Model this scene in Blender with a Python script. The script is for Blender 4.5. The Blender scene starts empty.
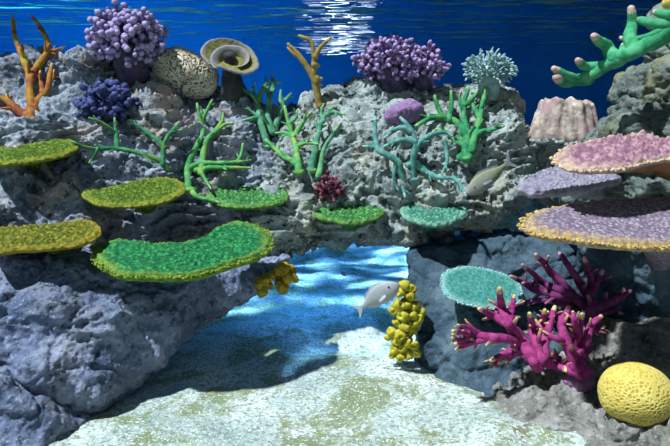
import bpy, math, random
import numpy as np
from mathutils import Vector
from mathutils.bvhtree import BVHTree

random.seed(7)
rng = np.random.default_rng(7)
C = bpy.context.scene.collection
PI = math.pi

# ------------------------------------------------------------------ camera
F = 600.0
HOR = 110.0
TH = math.atan((223 - HOR) / F)
CAM = np.array([0.0, 0.0, 1.2])
FW = np.array([0, math.cos(TH), -math.sin(TH)])
UP = np.array([0, math.sin(TH), math.cos(TH)])
RT = np.array([1.0, 0, 0])
cd = bpy.data.cameras.new('camera')
cd.sensor_width = 36
cd.lens = F / 670 * 36
cd.clip_start = 0.02
cam = bpy.data.objects.new('camera', cd)
C.objects.link(cam)
cam.location = CAM
cam.rotation_euler = (PI / 2 - TH, 0, 0)
bpy.context.scene.camera = cam


def ray(px, py):
    d = FW + RT * ((px - 335) / F) + UP * ((223 - py) / F)
    return d


def P(px, py, Y):
    d = ray(px, py)
    return CAM + d * (Y / d[1])


def PZ(px, py, z=0.0):
    d = ray(px, py)
    return CAM + d * ((z - CAM[2]) / d[2])


def Parr(px, py, Y):
    px = np.asarray(px, float); py = np.asarray(py, float); Y = np.asarray(Y, float)
    d = FW[None] + RT[None] * ((px - 335) / F)[:, None] + UP[None] * ((223 - py) / F)[:, None]
    return CAM[None] + d * (Y / d[:, 1])[:, None]


# ------------------------------------------------------------------ numpy noise
def _hash(ix, iy, iz, seed=0):
    h = (ix.astype(np.int64) * 374761393 + iy.astype(np.int64) * 668265263 + iz.astype(np.int64) * 2147483647 + seed * 974634777) & 0xFFFFFFFF
    h = ((h ^ (h >> 13)) * 1274126177) & 0xFFFFFFFF
    h = ((h ^ (h >> 16)) * 2246822519) & 0xFFFFFFFF
    return (h ^ (h >> 15)) & 0xFFFFFFFF


def perlin(p, seed=0):
    i = np.floor(p).astype(np.int64)
    f = p - i
    u = f * f * f * (f * (f * 6 - 15) + 10)
    r = np.zeros(len(p))
    for dx in (0, 1):
        for dy in (0, 1):
            for dz in (0, 1):
                h = _hash(i[:, 0] + dx, i[:, 1] + dy, i[:, 2] + dz, seed)
                gx = ((h & 255) / 127.5) - 1
                gy = (((h >> 8) & 255) / 127.5) - 1
                gz = (((h >> 16) & 255) / 127.5) - 1
                g = gx * (f[:, 0] - dx) + gy * (f[:, 1] - dy) + gz * (f[:, 2] - dz)
                w = (u[:, 0] if dx else 1 - u[:, 0]) * (u[:, 1] if dy else 1 - u[:, 1]) * (u[:, 2] if dz else 1 - u[:, 2])
                r += g * w
    return r


def fbm(p, octv=4, seed=0, gain=0.5):
    a, s, r = 1.0, 1.0, np.zeros(len(p))
    for k in range(octv):
        r += a * perlin(p * s, seed + k * 17)
        a *= gain
        s *= 2.03
    return r


def voro(p, seed=0):
    i = np.floor(p).astype(np.int64)
    f = p - i
    d1 = np.full(len(p), 9.0)
    d2 = np.full(len(p), 9.0)
    for dx in (-1, 0, 1):
        for dy in (-1, 0, 1):
            for dz in (-1, 0, 1):
                h = _hash(i[:, 0] + dx, i[:, 1] + dy, i[:, 2] + dz, seed)
                q0 = dx + (h & 1023) / 1023. - f[:, 0]
                q1 = dy + ((h >> 10) & 1023) / 1023. - f[:, 1]
                q2 = dz + ((h >> 20) & 1023) / 1023. - f[:, 2]
                d = np.sqrt(q0 * q0 + q1 * q1 + q2 * q2)
                m = d < d1
                d2 = np.where(m, d1, np.minimum(d2, d))
                d1 = np.where(m, d, d1)
    return d1, d2


def sst(a, b, x):
    t = np.clip((x - a) / (b - a), 0, 1)
    return t * t * (3 - 2 * t)


# ------------------------------------------------------------------ objects
def obj(name, verts, faces, mat, parent=None, origin=None, smooth=True, attr=None):
    v = np.asarray(verts, float)
    if origin is None:
        if parent is not None:
            origin = np.array(WLOC[parent.name])
        else:
            origin = np.array([(v[:, 0].min() + v[:, 0].max()) / 2, (v[:, 1].min() + v[:, 1].max()) / 2, v[:, 2].min()])
    origin = np.array(origin, float)
    me = bpy.data.meshes.new(name)
    me.from_pydata((v - origin).tolist(), [], [tuple(int(k) for k in f) for f in faces])
    me.update()
    if smooth:
        me.polygons.foreach_set('use_smooth', [True] * len(me.polygons))
    if attr is not None:
        a = me.attributes.new('tone', 'FLOAT', 'POINT')
        a.data.foreach_set('value', np.asarray(attr, dtype=np.float32))
    if mat:
        me.materials.append(mat)
    o = bpy.data.objects.new(name, me)
    C.objects.link(o)
    if parent is not None:
        o.parent = parent
        o.location = origin - np.array(WLOC[parent.name])
    else:
        o.location = origin
    WLOC[o.name] = tuple(origin)
    return o


WLOC = {}


def empty(name, loc):
    o = bpy.data.objects.new(name, None)
    o.empty_display_size = 0.05
    o.location = loc
    C.objects.link(o)
    WLOC[o.name] = tuple(loc)
    return o


GROUPS = {'plate_coral': 'green plate corals on the rocks', 'shelf_coral': 'shelf corals on the right', 'staghorn_coral': 'green staghorn corals', 'branching_coral': 'coloured branching corals',
          'knob_coral': 'knob corals on the rocks', 'brain_coral': 'brain corals', 'mound_coral': 'mound corals', 'tube_sponge': 'yellow sponges', 'fish': 'fish in the tank', 'boulder': 'boulders on the sand', 'rock': 'rocks at the right'}


def tag(o, label, cat, group=None, kind=None):
    o['label'] = label
    o['category'] = cat
    group = group or GROUPS.get(o.name.split('.')[0])
    if group:
        o['group'] = group
    if kind:
        o['kind'] = kind
    return o


def struct(o):
    o['kind'] = 'structure'
    return o


class MB:
    def __init__(s):
        s.v = []; s.f = []; s.a = []; s.n = 0

    def add(s, v, f, a=None):
        v = np.asarray(v, float)
        s.v.append(v)
        s.f += [tuple(int(k) + s.n for k in q) for q in f]
        s.a.append(np.full(len(v), 0.0) if a is None else np.asarray(a, float))
        s.n += len(v)

    def build(s, name, mat, parent=None, origin=None, smooth=True):
        return obj(name, np.vstack(s.v), s.f, mat, parent, origin, smooth, np.concatenate(s.a))


# ------------------------------------------------------------------ shape helpers
def catmull(pts, n=6):
    pts = np.asarray(pts, float)
    if len(pts) < 3:
        t = np.linspace(0, 1, n * 2)[:, None]
        return pts[0] * (1 - t) + pts[-1] * t
    ext = np.vstack([2 * pts[0] - pts[1], pts, 2 * pts[-1] - pts[-2]])
    out = []
    for i in range(1, len(ext) - 2):
        p0, p1, p2, p3 = ext[i - 1:i + 3]
        for k in range(n):
            t = k / n
            out.append(0.5 * ((2 * p1) + (-p0 + p2) * t + (2 * p0 - 5 * p1 + 4 * p2 - p3) * t * t + (-p0 + 3 * p1 - 3 * p2 + p3) * t ** 3))
    out.append(ext[-2])
    return np.array(out)


def tube(pts, r, sides=10, knob=0.10, freq=40, seed=0, capstart=True):
    """round-ended, slightly knobbly tube; r = radius per point"""
    pts = np.asarray(pts, float)
    r = np.asarray(r, float)
    n = len(pts)
    t = np.gradient(pts, axis=0)
    t /= np.linalg.norm(t, axis=1)[:, None] + 1e-9
    e = pts[-1] + t[-1] * r[-1] * np.array([[0.35], [0.68], [0.9], [0.99]])
    er = r[-1] * np.array([0.93, 0.73, 0.43, 0.12])
    b = pts[0] - t[0] * r[0] * np.array([[0.95], [0.7], [0.35]])
    br = r[0] * np.array([0.25, 0.7, 0.93])
    pts = np.vstack([b, pts, e])
    t = np.vstack([np.repeat(t[:1], 3, 0), t, np.repeat(t[-1:], 4, 0)])
    r = np.concatenate([br, r, er])
    u = np.cross(t[0], [0.31, 0.22, 0.93])
    u /= np.linalg.norm(u)
    ang = np.arange(sides) / sides * 2 * PI
    V = []
    for k in range(len(pts)):
        u = u - t[k] * np.dot(u, t[k])
        u /= np.linalg.norm(u) + 1e-9
        w = np.cross(t[k], u)
        V.append(pts[k] + r[k] * (np.cos(ang)[:, None] * u + np.sin(ang)[:, None] * w))
    V = np.vstack(V)
    if knob:
        nz = perlin(V * freq, seed)
        cen = np.repeat(pts, sides, 0)
        V = cen + (V - cen) * (1 + knob * 2 * nz)[:, None]
    Fc = []
    m = len(pts)
    for k in range(m - 1):
        for j in range(sides):
            a, b2 = k * sides + j, k * sides + (j + 1) % sides
            Fc.append((a, b2, b2 + sides, a + sides))
    Fc.append(tuple(range(sides))[::-1])
    Fc.append(tuple((m - 1) * sides + j for j in range(sides)))
    return V, Fc


_sph = {}


def sphere(nu=12, nv=8):
    if (nu, nv) in _sph:
        return _sph[(nu, nv)]
    V = [(0, 0, 1)]
    for i in range(1, nv):
        a = PI * i / nv
        for j in range(nu):
            b = 2 * PI * j / nu
            V.append((math.sin(a) * math.cos(b), math.sin(a) * math.sin(b), math.cos(a)))
    V.append((0, 0, -1))
    Fc = []
    for j in range(nu):
        Fc.append((0, 1 + j, 1 + (j + 1) % nu))
    for i in range(nv - 2):
        for j in range(nu):
            a = 1 + i * nu + j; b = 1 + i * nu + (j + 1) % nu
            Fc.append((a, a + nu, b + nu, b))
    L = len(V) - 1
    for j in range(nu):
        Fc.append((L, L - nu + (j + 1) % nu, L - nu + j))
    _sph[(nu, nv)] = (np.array(V), Fc)
    return _sph[(nu, nv)]


def basis(d):
    d = np.asarray(d, float) / np.linalg.norm(d)
    u = np.cross(d, [0.2, 0.1, 1.0]); u /= np.linalg.norm(u)
    w = np.cross(d, u)
    return u, w, d


# ------------------------------------------------------------------ materials
def new_mat(name):
    m = bpy.data.materials.new(name)
    m.use_nodes = True
    nt = m.node_tree
    nt.nodes.clear()
    out = nt.nodes.new('ShaderNodeOutputMaterial')
    bs = nt.nodes.new('ShaderNodeBsdfPrincipled')
    nt.links.new(bs.outputs[0], out.inputs[0])
    return m, nt, bs


def N(nt, t, **kw):
    n = nt.nodes.new(t)
    for k, v in kw.items():
        if k in n.inputs:
            n.inputs[k].default_value = v
        else:
            setattr(n, k, v)
    return n


def ramp(nt, src, stops):
    r = nt.nodes.new('ShaderNodeValToRGB')
    el = r.color_ramp.elements
    while len(el) < len(stops):
        el.new(0.5)
    for e, (p, c) in zip(el, stops):
        e.position = p
        e.color = (c, c, c, 1) if isinstance(c, (int, float)) else (*c, 1)
    nt.links.new(src, r.inputs[0])
    return r.outputs[0]


def mix(nt, fac, a, b, mode='MIX'):
    n = nt.nodes.new('ShaderNodeMix')
    n.data_type = 'RGBA'
    n.blend_type = mode
    for s, v in ((n.inputs[0], fac), (n.inputs[6], a), (n.inputs[7], b)):
        if isinstance(v, (int, float)):
            s.default_value = v
        elif isinstance(v, tuple):
            s.default_value = (*v, 1)
        else:
            nt.links.new(v, s)
    return n.outputs[2]


def noise(nt, scale, detail=4, rough=0.55, vec=None, dist=0.0):
    n = N(nt, 'ShaderNodeTexNoise', Scale=scale, Detail=detail, Roughness=rough, Distortion=dist)
    nt.links.new(vec if vec is not None else coord(nt), n.inputs['Vector'])
    return n.outputs['Fac']


def vor(nt, scale, feature='F1', vec=None):
    n = N(nt, 'ShaderNodeTexVoronoi', feature=feature, Scale=scale)
    nt.links.new(vec if vec is not None else coord(nt), n.inputs['Vector'])
    return n.outputs['Distance']


def coord(nt):
    for n in nt.nodes:
        if n.type == 'TEX_COORD':
            return n.outputs['Object']
    return nt.nodes.new('ShaderNodeTexCoord').outputs['Object']


def bump(nt, bs, h, strength=0.5, dist=0.01, prev=None):
    b = N(nt, 'ShaderNodeBump', Strength=strength, Distance=dist)
    nt.links.new(h, b.inputs['Height'])
    if prev is not None:
        nt.links.new(prev, b.inputs['Normal'])
    nt.links.new(b.outputs[0], bs.inputs['Normal'])
    return b.outputs[0]


def rock_mat(name, dark, mid, light, patch, patch_amt=0.5, speck=0.5, scale=1.0, bstr=0.8, pit_shade=(0.025, 0.03, 0.04)):
    m, nt, bs = new_mat(name)
    n1 = noise(nt, 5 * scale, 6, 0.62)
    col = ramp(nt, n1, [(0.34, dark), (0.5, mid), (0.66, light)])
    n2 = noise(nt, 3.1 * scale, 5, 0.6, dist=0.6)
    pm = ramp(nt, n2, [(0.52, 0.0), (0.64, patch_amt)])
    col = mix(nt, pm, col, patch)
    # dark flecks painted in for the shade of pits, and pale lime flecks
    n3 = noise(nt, 27 * scale, 5, 0.62)
    col = mix(nt, ramp(nt, n3, [(0.375, speck), (0.43, 0.0)]), col, pit_shade)
    n4 = noise(nt, 61 * scale, 4, 0.6)
    col = mix(nt, ramp(nt, n4, [(0.56, 0.0), (0.68, speck)]), col, tuple(min(1, c * 1.2 + 0.03) for c in light))
    nt.links.new(col, bs.inputs['Base Color'])
    bs.inputs['Roughness'].default_value = 0.9
    bs.inputs['Specular IOR Level'].default_value = 0.2
    p = bump(nt, bs, noise(nt, 17 * scale, 7, 0.62), bstr, 0.03)
    v = vor(nt, 42 * scale)
    bump(nt, bs, ramp(nt, v, [(0.0, 0.0), (0.45, 1.0)]), bstr * 0.5, 0.012, p)
    return m


def coral_mat(name, c1, c2, scale=30, rough=0.75, bstr=0.5, bscale=160, tone=None, c3=None, cells=None):
    """c1/c2 blotched by noise; when tone is given the mesh's own 'tone' pigment value mixes towards it"""
    m, nt, bs = new_mat(name)
    n1 = noise(nt, scale, 4, 0.6)
    col = ramp(nt, n1, [(0.38, c1), (0.62, c2)])
    if cells:
        # pale polyps on a darker skin
        pol = ramp(nt, vor(nt, cells), [(0.30, 1.0), (0.62, 0.0)])
        col = mix(nt, pol, tuple(0.7 * c for c in c1), col)
    if c3 is not None:
        col = mix(nt, ramp(nt, noise(nt, scale * 0.35, 3), [(0.5, 0.0), (0.6, 0.85)]), col, c3)
    if tone is not None:
        a = nt.nodes.new('ShaderNodeAttribute')
        a.attribute_name = 'tone'
        tf = a.outputs['Fac']
        if cells:
            mm = N(nt, 'ShaderNodeMath', operation='MULTIPLY')
            nt.links.new(tf, mm.inputs[0])
            nt.links.new(ramp(nt, noise(nt, 60, 3, 0.6), [(0.40, 0.25), (0.56, 1.0)]), mm.inputs[1])
            tf = mm.outputs[0]
        col = mix(nt, tf, col, tone)
    nt.links.new(col, bs.inputs['Base Color'])
    bs.inputs['Roughness'].default_value = rough
    bs.inputs['Specular IOR Level'].default_value = 0.15
    bump(nt, bs, noise(nt, bscale, 3, 0.6), bstr, 0.006)
    return m

# ------------------------------------------------------------------ the setting
sand, nt, bs = new_mat('sand')
n1 = noise(nt, 2.2, 6, 0.65)
col = ramp(nt, n1, [(0.32, (0.26, 0.36, 0.36)), (0.5, (0.52, 0.60, 0.57)), (0.66, (0.80, 0.84, 0.80))])
alg = ramp(nt, noise(nt, 3.4, 7, 0.72, dist=0.5), [(0.49, 0.0), (0.57, 0.9)])
col = mix(nt, alg, col, (0.20, 0.235, 0.08))
col = mix(nt, ramp(nt, noise(nt, 55, 5, 0.7), [(0.42, 0.85), (0.5, 0.0)]), col, (0.17, 0.24, 0.17))
col = mix(nt, ramp(nt, noise(nt, 90, 3, 0.6), [(0.55, 0.0), (0.66, 0.8)]), col, (0.93, 0.95, 0.92))
nt.links.new(col, bs.inputs['Base Color'])
bs.inputs['Roughness'].default_value = 0.95
bump(nt, bs, noise(nt, 45, 8, 0.7), 0.8, 0.02)

xs = np.concatenate([np.linspace(-7, -1.6, 30)[:-1], np.linspace(-1.6, 1.8, 230), np.linspace(1.8, 7, 28)[1:]])
ys = np.concatenate([np.linspace(-1.0, 1.4, 20)[:-1], np.linspace(1.4, 4.2, 210), np.linspace(4.2, 9.6, 120)[1:]])
X, Y = np.meshgrid(xs, ys)
pts = np.stack([X.ravel(), Y.ravel(), np.zeros(X.size)], 1)
pts[:, 2] = 0.05 * fbm(pts * 1.3, 3, 5) + 0.014 * fbm(pts * 9, 4, 9) + 0.03 * np.sin(pts[:, 1] * 5 + 2 * perlin(pts * 0.8, 3)) * sst(4.0, 4.8, pts[:, 1])
nx, ny = len(xs), len(ys)
fc = [(j * nx + i, j * nx + i + 1, (j + 1) * nx + i + 1, (j + 1) * nx + i) for j in range(ny - 1) for i in range(nx - 1)]
floor = struct(obj('floor', pts, fc, sand, origin=(0, 0, 0)))

wallm, nt, bs = new_mat('blue_tank_wall')
col = ramp(nt, noise(nt, 0.9, 4), [(0.35, (0.008, 0.13, 0.42)), (0.65, (0.012, 0.18, 0.50))])
nt.links.new(col, bs.inputs['Base Color'])
bs.inputs['Roughness'].default_value = 0.8
bs.inputs['Specular IOR Level'].default_value = 0.1


def box(name, lo, hi, mat):
    (a, b, c), (d, e, f) = lo, hi
    V = [(a, b, c), (d, b, c), (d, e, c), (a, e, c), (a, b, f), (d, b, f), (d, e, f), (a, e, f)]
    return struct(obj(name, V, [(3, 2, 1, 0), (4, 5, 6, 7), (0, 1, 5, 4), (1, 2, 6, 5), (2, 3, 7, 6), (3, 0, 4, 7)], mat, smooth=False))


WS = 1.85
box('wall_back', (-7, 9.5, -0.2), (7, 9.7, 3.2), wallm)
box('wall_left', (-7.2, 2.5, -0.2), (-7, 9.7, 3.2), wallm)
box('wall_right', (7, 2.5, -0.2), (7.2, 9.7, 3.2), wallm)
dark, nt, bs = new_mat('dark_sun_blocker')
bs.inputs['Base Color'].default_value = (0.02, 0.03, 0.05, 1)
box('added_sun_blocker', (-7.2, 3.05, 3.2), (7.2, 9.7, 3.3), dark)  # unseen slab added to keep the sun off the rear floor

# rippled underside of the water: transparent from steep angles, a mirror at grazing ones
wm = bpy.data.materials.new('water')
wm.use_nodes = True
nt = wm.node_tree
nt.nodes.clear()
out = nt.nodes.new('ShaderNodeOutputMaterial')
mx = nt.nodes.new('ShaderNodeMixShader')
tr = N(nt, 'ShaderNodeBsdfTransparent', Color=(0.93, 0.98, 1.0, 1))
gl = N(nt, 'ShaderNodeBsdfGlossy', Color=(0.85, 0.95, 1.0, 1), Roughness=0.03)
fr = N(nt, 'ShaderNodeFresnel', IOR=1.33)
mp = N(nt, 'ShaderNodeMapping')
mp.inputs['Scale'].default_value = (0.5, 1.0, 1.0)
nt.links.new(coord(nt), mp.inputs[0])
bp = N(nt, 'ShaderNodeBump', Strength=1.0, Distance=0.12)
nt.links.new(noise(nt, 3.6, 1.6, 0.5, vec=mp.outputs[0], dist=0.2), bp.inputs['Height'])
nt.links.new(bp.outputs[0], gl.inputs['Normal'])
nt.links.new(fr.outputs[0], mx.inputs[0])
nt.links.new(tr.outputs[0], mx.inputs[1])
nt.links.new(gl.outputs[0], mx.inputs[2])
nt.links.new(mx.outputs[0], out.inputs[0])
xs = np.linspace(-7, 7, 160)
ys = np.linspace(-1.0, 9.5, 220)
X, Y = np.meshgrid(xs, ys)
pts = np.stack([X.ravel(), Y.ravel(), np.zeros(X.size)], 1)
pts[:, 2] = WS + 0.012 * fbm(pts * np.array([1.5, 3, 1]), 3, 21)
nx, ny = len(xs), len(ys)
fc = [(j * nx + i, j * nx + i + 1, (j + 1) * nx + i + 1, (j + 1) * nx + i) for j in range(ny - 1) for i in range(nx - 1)]
struct(obj('water_surface', pts, fc, wm, origin=(0, 0, WS)))

# ------------------------------------------------------------------ rocks
BV = []


def in_poly(px, py, poly):
    r = np.zeros(len(px), bool)
    n = len(poly)
    for i in range(n):
        x0, y0 = poly[i]; x1, y1 = poly[(i + 1) % n]
        c = ((y0 > py) != (y1 > py)) & (px < (x1 - x0) * (py - y0) / (y1 - y0 + 1e-12) + x0)
        r ^= c
    return r


def dist_poly(px, py, poly):
    d = np.full(len(px), 1e9)
    n = len(poly)
    for i in range(n):
        a = np.array(poly[i], float); b = np.array(poly[(i + 1) % n], float)
        ab = b - a
        t = np.clip(((px - a[0]) * ab[0] + (py - a[1]) * ab[1]) / (ab @ ab + 1e-9), 0, 1)
        d = np.minimum(d, np.hypot(px - a[0] - t * ab[0], py - a[1] - t * ab[1]))
    return d


def rock(name, label, outline, ctrl, ew, ea, thick, mat, vox=0.009, big=0.03, mid=0.012, pit=0.012, strata=0.0, pitf=22, seed=0, cat='rock', group=None, crack=0.0, step=3.0, shrink=0.86):
    o_ = np.array(outline, float)
    x0, y0 = o_.min(0) - step; x1, y1 = o_.max(0) + step
    gx = np.arange(x0, x1 + step, step); gy = np.arange(y0, y1 + step, step)
    GX, GY = np.meshgrid(gx, gy)
    fx, fy = GX.ravel(), GY.ravel()
    ins = in_poly(fx, fy, outline)
    dd = dist_poly(fx, fy, outline)
    c = np.array(ctrl, float)
    w = 1 / (((fx[:, None] - c[None, :, 0]) ** 2 + (fy[:, None] - c[None, :, 1]) ** 2) + 22 ** 2) ** 1.6
    Yf = (w * c[None, :, 2]).sum(1) / w.sum(1)
    t = np.clip(dd / ew, 0, 1)
    prof = np.sqrt(np.clip(1 - (1 - t) ** 2, 0, 1))
    Yf = Yf + ea * (1 - prof)
    fr_ = Parr(fx, fy, Yf)
    cen = fr_[ins].mean(0)
    bk = fr_.copy()
    bk[:, 0] = cen[0] + (bk[:, 0] - cen[0]) * shrink
    bk[:, 2] = cen[2] + (bk[:, 2] - cen[2]) * shrink
    bk[:, 1] += thick * (0.25 + 0.75 * prof)
    nxx = len(gx)
    I = ins.reshape(GX.shape)
    cell = I[:-1, :-1] & I[1:, :-1] & I[:-1, 1:] & I[1:, 1:]
    idx = -np.ones((2, len(fx)), int)
    V, Fc = [], []

    def vid(s, k):
        if idx[s, k] < 0:
            idx[s, k] = len(V)
            V.append((fr_ if s == 0 else bk)[k])
        return idx[s, k]
    H, W = cell.shape
    for j in range(H):
        for i in range(W):
            if not cell[j, i]:
                continue
            a, b, c2, d = j * nxx + i, j * nxx + i + 1, (j + 1) * nxx + i + 1, (j + 1) * nxx + i
            Fc.append((vid(0, a), vid(0, d), vid(0, c2), vid(0, b)))
            Fc.append((vid(1, a), vid(1, b), vid(1, c2), vid(1, d)))
            for (jj, ii, p, q) in ((j - 1, i, a, b), (j, i + 1, b, c2), (j + 1, i, c2, d), (j, i - 1, d, a)):
                if not (0 <= jj < H and 0 <= ii < W and cell[jj, ii]):
                    Fc.append((vid(0, p), vid(0, q), vid(1, q), vid(1, p)))
    me = bpy.data.meshes.new('tmp')
    me.from_pydata([tuple(v) for v in V], [], Fc)
    me.update()
    ob = bpy.data.objects.new('tmp', me)
    C.objects.link(ob)
    md = ob.modifiers.new('r', 'REMESH'); md.mode = 'VOXEL'; md.voxel_size = vox
    md = ob.modifiers.new('s', 'SMOOTH'); md.factor = 0.5; md.iterations = 4
    dg = bpy.context.evaluated_depsgraph_get()
    me2 = bpy.data.meshes.new_from_object(ob.evaluated_get(dg))
    bpy.data.objects.remove(ob)
    n = len(me2.vertices)
    v = np.empty(n * 3); me2.vertices.foreach_get('co', v); v = v.reshape(-1, 3)
    nr = np.empty(n * 3); me2.vertices.foreach_get('normal', nr); nr = nr.reshape(-1, 3)
    s3 = np.array([seed * 3.7, seed * 1.3, seed * 2.1])
    q = v + s3
    warp = np.stack([perlin(q * 3, 1), perlin(q * 3, 2), perlin(q * 3, 3)], 1) * 0.12
    d = big * fbm(q * 3.2, 3, seed)
    d += mid * 2.0 * (0.5 - np.abs(fbm((q + warp) * 9, 4, seed + 5)) * 2)
    if crack:
        a1, a2 = voro((q + warp) * np.array([3.4, 3.4, 4.6]), seed + 8)
        d -= crack * (1 - sst(0.0, 0.10, a2 - a1))
        d += crack * 0.6 * (a1 - 0.5)
    if strata:
        h = q[:, 2] * 17 + 0.35 * 17 * 0.3 * (q[:, 0]) + 2.2 * fbm(q * 2.2, 3, seed + 31)
        sw = h - np.floor(h)
        keep = sst(-0.15, 0.25, perlin(q * 5, seed + 12))
        d += strata * (sw ** 2 * 1.6 - 0.5) * keep
    if pit:
        p1, _ = voro((q + warp * 0.4) * pitf, seed + 3)
        m = sst(-0.25, 0.25, perlin(q * 4.5, seed + 44))
        d -= pit * (1 - sst(0.12, 0.42, p1)) * m
        p2, _ = voro(q * pitf * 2.1, seed + 4)
        d -= pit * 0.55 * (1 - sst(0.1, 0.45, p2)) * sst(-0.3, 0.2, perlin(q * 7, seed + 45))
    d += mid * 0.45 * fbm(q * 34, 3, seed + 60)
    v = v + nr * d[:, None]
    fcs = [tuple(p.vertices) for p in me2.polygons]
    bpy.data.meshes.remove(me2)
    o = obj(name, v, fcs, mat)
    tag(o, label, cat, group)
    BV.append(BVHTree.FromPolygons([Vector(x) for x in v], fcs))
    return o


M_up = rock_mat('upper_rock', (0.09, 0.11, 0.145), (0.21, 0.245, 0.305), (0.37, 0.405, 0.47), (0.44, 0.33, 0.25), 0.65, 0.8, 0.9, 0.7)
M_arch = rock_mat('pale_porous_rock', (0.12, 0.15, 0.16), (0.25, 0.295, 0.295), (0.41, 0.45, 0.43), (0.35, 0.325, 0.23), 0.6, 1.0, 1.1, 0.6)
M_low = rock_mat('blue_grey_boulder', (0.08, 0.11, 0.19), (0.155, 0.19, 0.29), (0.28, 0.315, 0.43), (0.26, 0.25, 0.25), 0.4, 0.7, 0.9, 0.8)
M_pil = rock_mat('slate_boulder', (0.022, 0.046, 0.072), (0.045, 0.08, 0.115), (0.10, 0.15, 0.19), (0.07, 0.095, 0.10), 0.4, 0.35, 1.0, 0.5)
M_fg = rock_mat('brown_grey_rock', (0.08, 0.08, 0.075), (0.20, 0.195, 0.18), (0.36, 0.35, 0.33), (0.22, 0.21, 0.07), 0.9, 0.6, 1.0, 0.8)
M_bk = rock_mat('olive_grey_rock', (0.06, 0.08, 0.08), (0.13, 0.16, 0.15), (0.25, 0.28, 0.24), (0.22, 0.21, 0.08), 0.6, 0.6, 1.0, 0.8)

rock('reef_rock', 'broad pale ledged rock wall on the left carrying the purple knob coral',
     [(-120, 58), (0, 54), (30, 50), (60, 53), (78, 49), (100, 45), (112, 50), (130, 62), (160, 76), (200, 84), (222, 84), (240, 92), (262, 98), (285, 108), (310, 112), (318, 150), (316, 250), (285, 258), (250, 268), (180, 275), (90, 275), (-120, 275)],
     [(-110, 60, 3.4), (-110, 150, 2.95), (-110, 225, 2.6), (-20, 60, 3.45), (-20, 150, 3.0), (-20, 225, 2.62), (60, 60, 3.5), (60, 130, 3.1), (60, 200, 2.8), (60, 260, 2.62), (130, 75, 3.55), (140, 130, 3.2), (140, 175, 3.0), (140, 225, 2.95), (210, 95, 3.6), (210, 150, 3.25), (210, 215, 3.05), (210, 260, 2.98), (290, 115, 3.55), (290, 175, 3.25), (290, 240, 3.25)],
     16, 0.16, 0.55, M_up, big=0.10, mid=0.014, pit=0.022, strata=0.05, seed=1, crack=0.02, vox=0.0085)
rock('arch_rock', 'pale pitted rock bridging the blue water gap in the middle',
     [(283, 118), (298, 113), (304, 104), (316, 95), (330, 84), (345, 76), (368, 72), (400, 79), (440, 82), (470, 86), (500, 82), (515, 90), (524, 110), (532, 130), (541, 150), (542, 172), (534, 195), (522, 212), (508, 224), (480, 236), (440, 241), (412, 250), (385, 243), (360, 247), (330, 248), (300, 256), (272, 262), (258, 245), (256, 205), (266, 160)],
     [(300, 115, 3.5), (350, 82, 3.5), (400, 88, 3.5), (450, 92, 3.48), (500, 92, 3.45), (300, 165, 3.2), (350, 140, 3.2), (400, 145, 3.15), (450, 140, 3.12), (500, 140, 3.15), (530, 160, 3.3), (300, 215, 3.02), (290, 242, 2.92), (345, 195, 3.1), (345, 230, 3.22), (400, 190, 3.02), (440, 200, 2.98), (440, 228, 3.12), (490, 190, 3.0), (500, 215, 3.05)],
     18, 0.2, 0.5, M_arch, big=0.10, mid=0.009, pit=0.055, strata=0.02, pitf=15, seed=2, crack=0.014, vox=0.0085)
rock('boulder', 'large blue-grey boulder overhanging the sand at lower left',
     [(-120, 238), (40, 246), (100, 258), (150, 270), (215, 262), (262, 255), (286, 250), (298, 257), (285, 273), (266, 287), (246, 302), (215, 324), (184, 346), (164, 368), (130, 392), (100, 412), (80, 424), (50, 412), (20, 395), (-120, 372)],
     [(-110, 255, 2.5), (-110, 320, 2.25), (-20, 255, 2.5), (40, 262, 2.5), (100, 275, 2.5), (160, 285, 2.6), (250, 265, 2.80), (285, 258, 2.86), (-20, 310, 2.25), (50, 310, 2.22), (110, 320, 2.25), (160, 320, 2.45), (210, 305, 2.72), (-20, 370, 2.12), (40, 380, 2.08), (90, 390, 2.15), (140, 375, 2.38), (85, 420, 2.2)],
     20, 0.2, 0.6, M_low, big=0.05, mid=0.010, pit=0.018, strata=0.008, pitf=20, seed=3, crack=0.012)
rock('boulder', 'smaller dark rock wedged under the big boulder in the bottom-left corner',
     [(-120, 366), (-5, 374), (20, 392), (50, 408), (84, 420), (94, 428), (74, 446), (52, 468), (20, 490), (-120, 500)],
     [(-20, 400, 2.02), (30, 420, 2.02), (80, 430, 2.12), (20, 460, 1.92), (-20, 470, 1.86)],
     12, 0.1, 0.5, M_low, big=0.03, mid=0.008, pit=0.006, seed=4, crack=0.014)
rock('boulder', 'dark slate-blue boulder right of the gap with the yellow sponge on its side',
     [(406, 252), (430, 246), (470, 240), (520, 232), (560, 236), (606, 246), (612, 300), (596, 335), (565, 362), (542, 382), (524, 412), (508, 430), (490, 432), (462, 420), (440, 407), (424, 396), (415, 370), (412, 330), (408, 290)],
     [(425, 255, 3.05), (470, 250, 3.08), (530, 245, 3.1), (590, 255, 3.0), (430, 275, 2.85), (480, 275, 2.88), (540, 275, 2.85), (425, 310, 2.75), (470, 310, 2.6), (540, 310, 2.62), (425, 360, 2.7), (470, 360, 2.46), (530, 360, 2.45), (440, 400, 2.5), (490, 415, 2.3)],
     14, 0.16, 0.5, M_pil, big=0.035, mid=0.008, pit=0.008, seed=5, crack=0.012)
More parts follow.
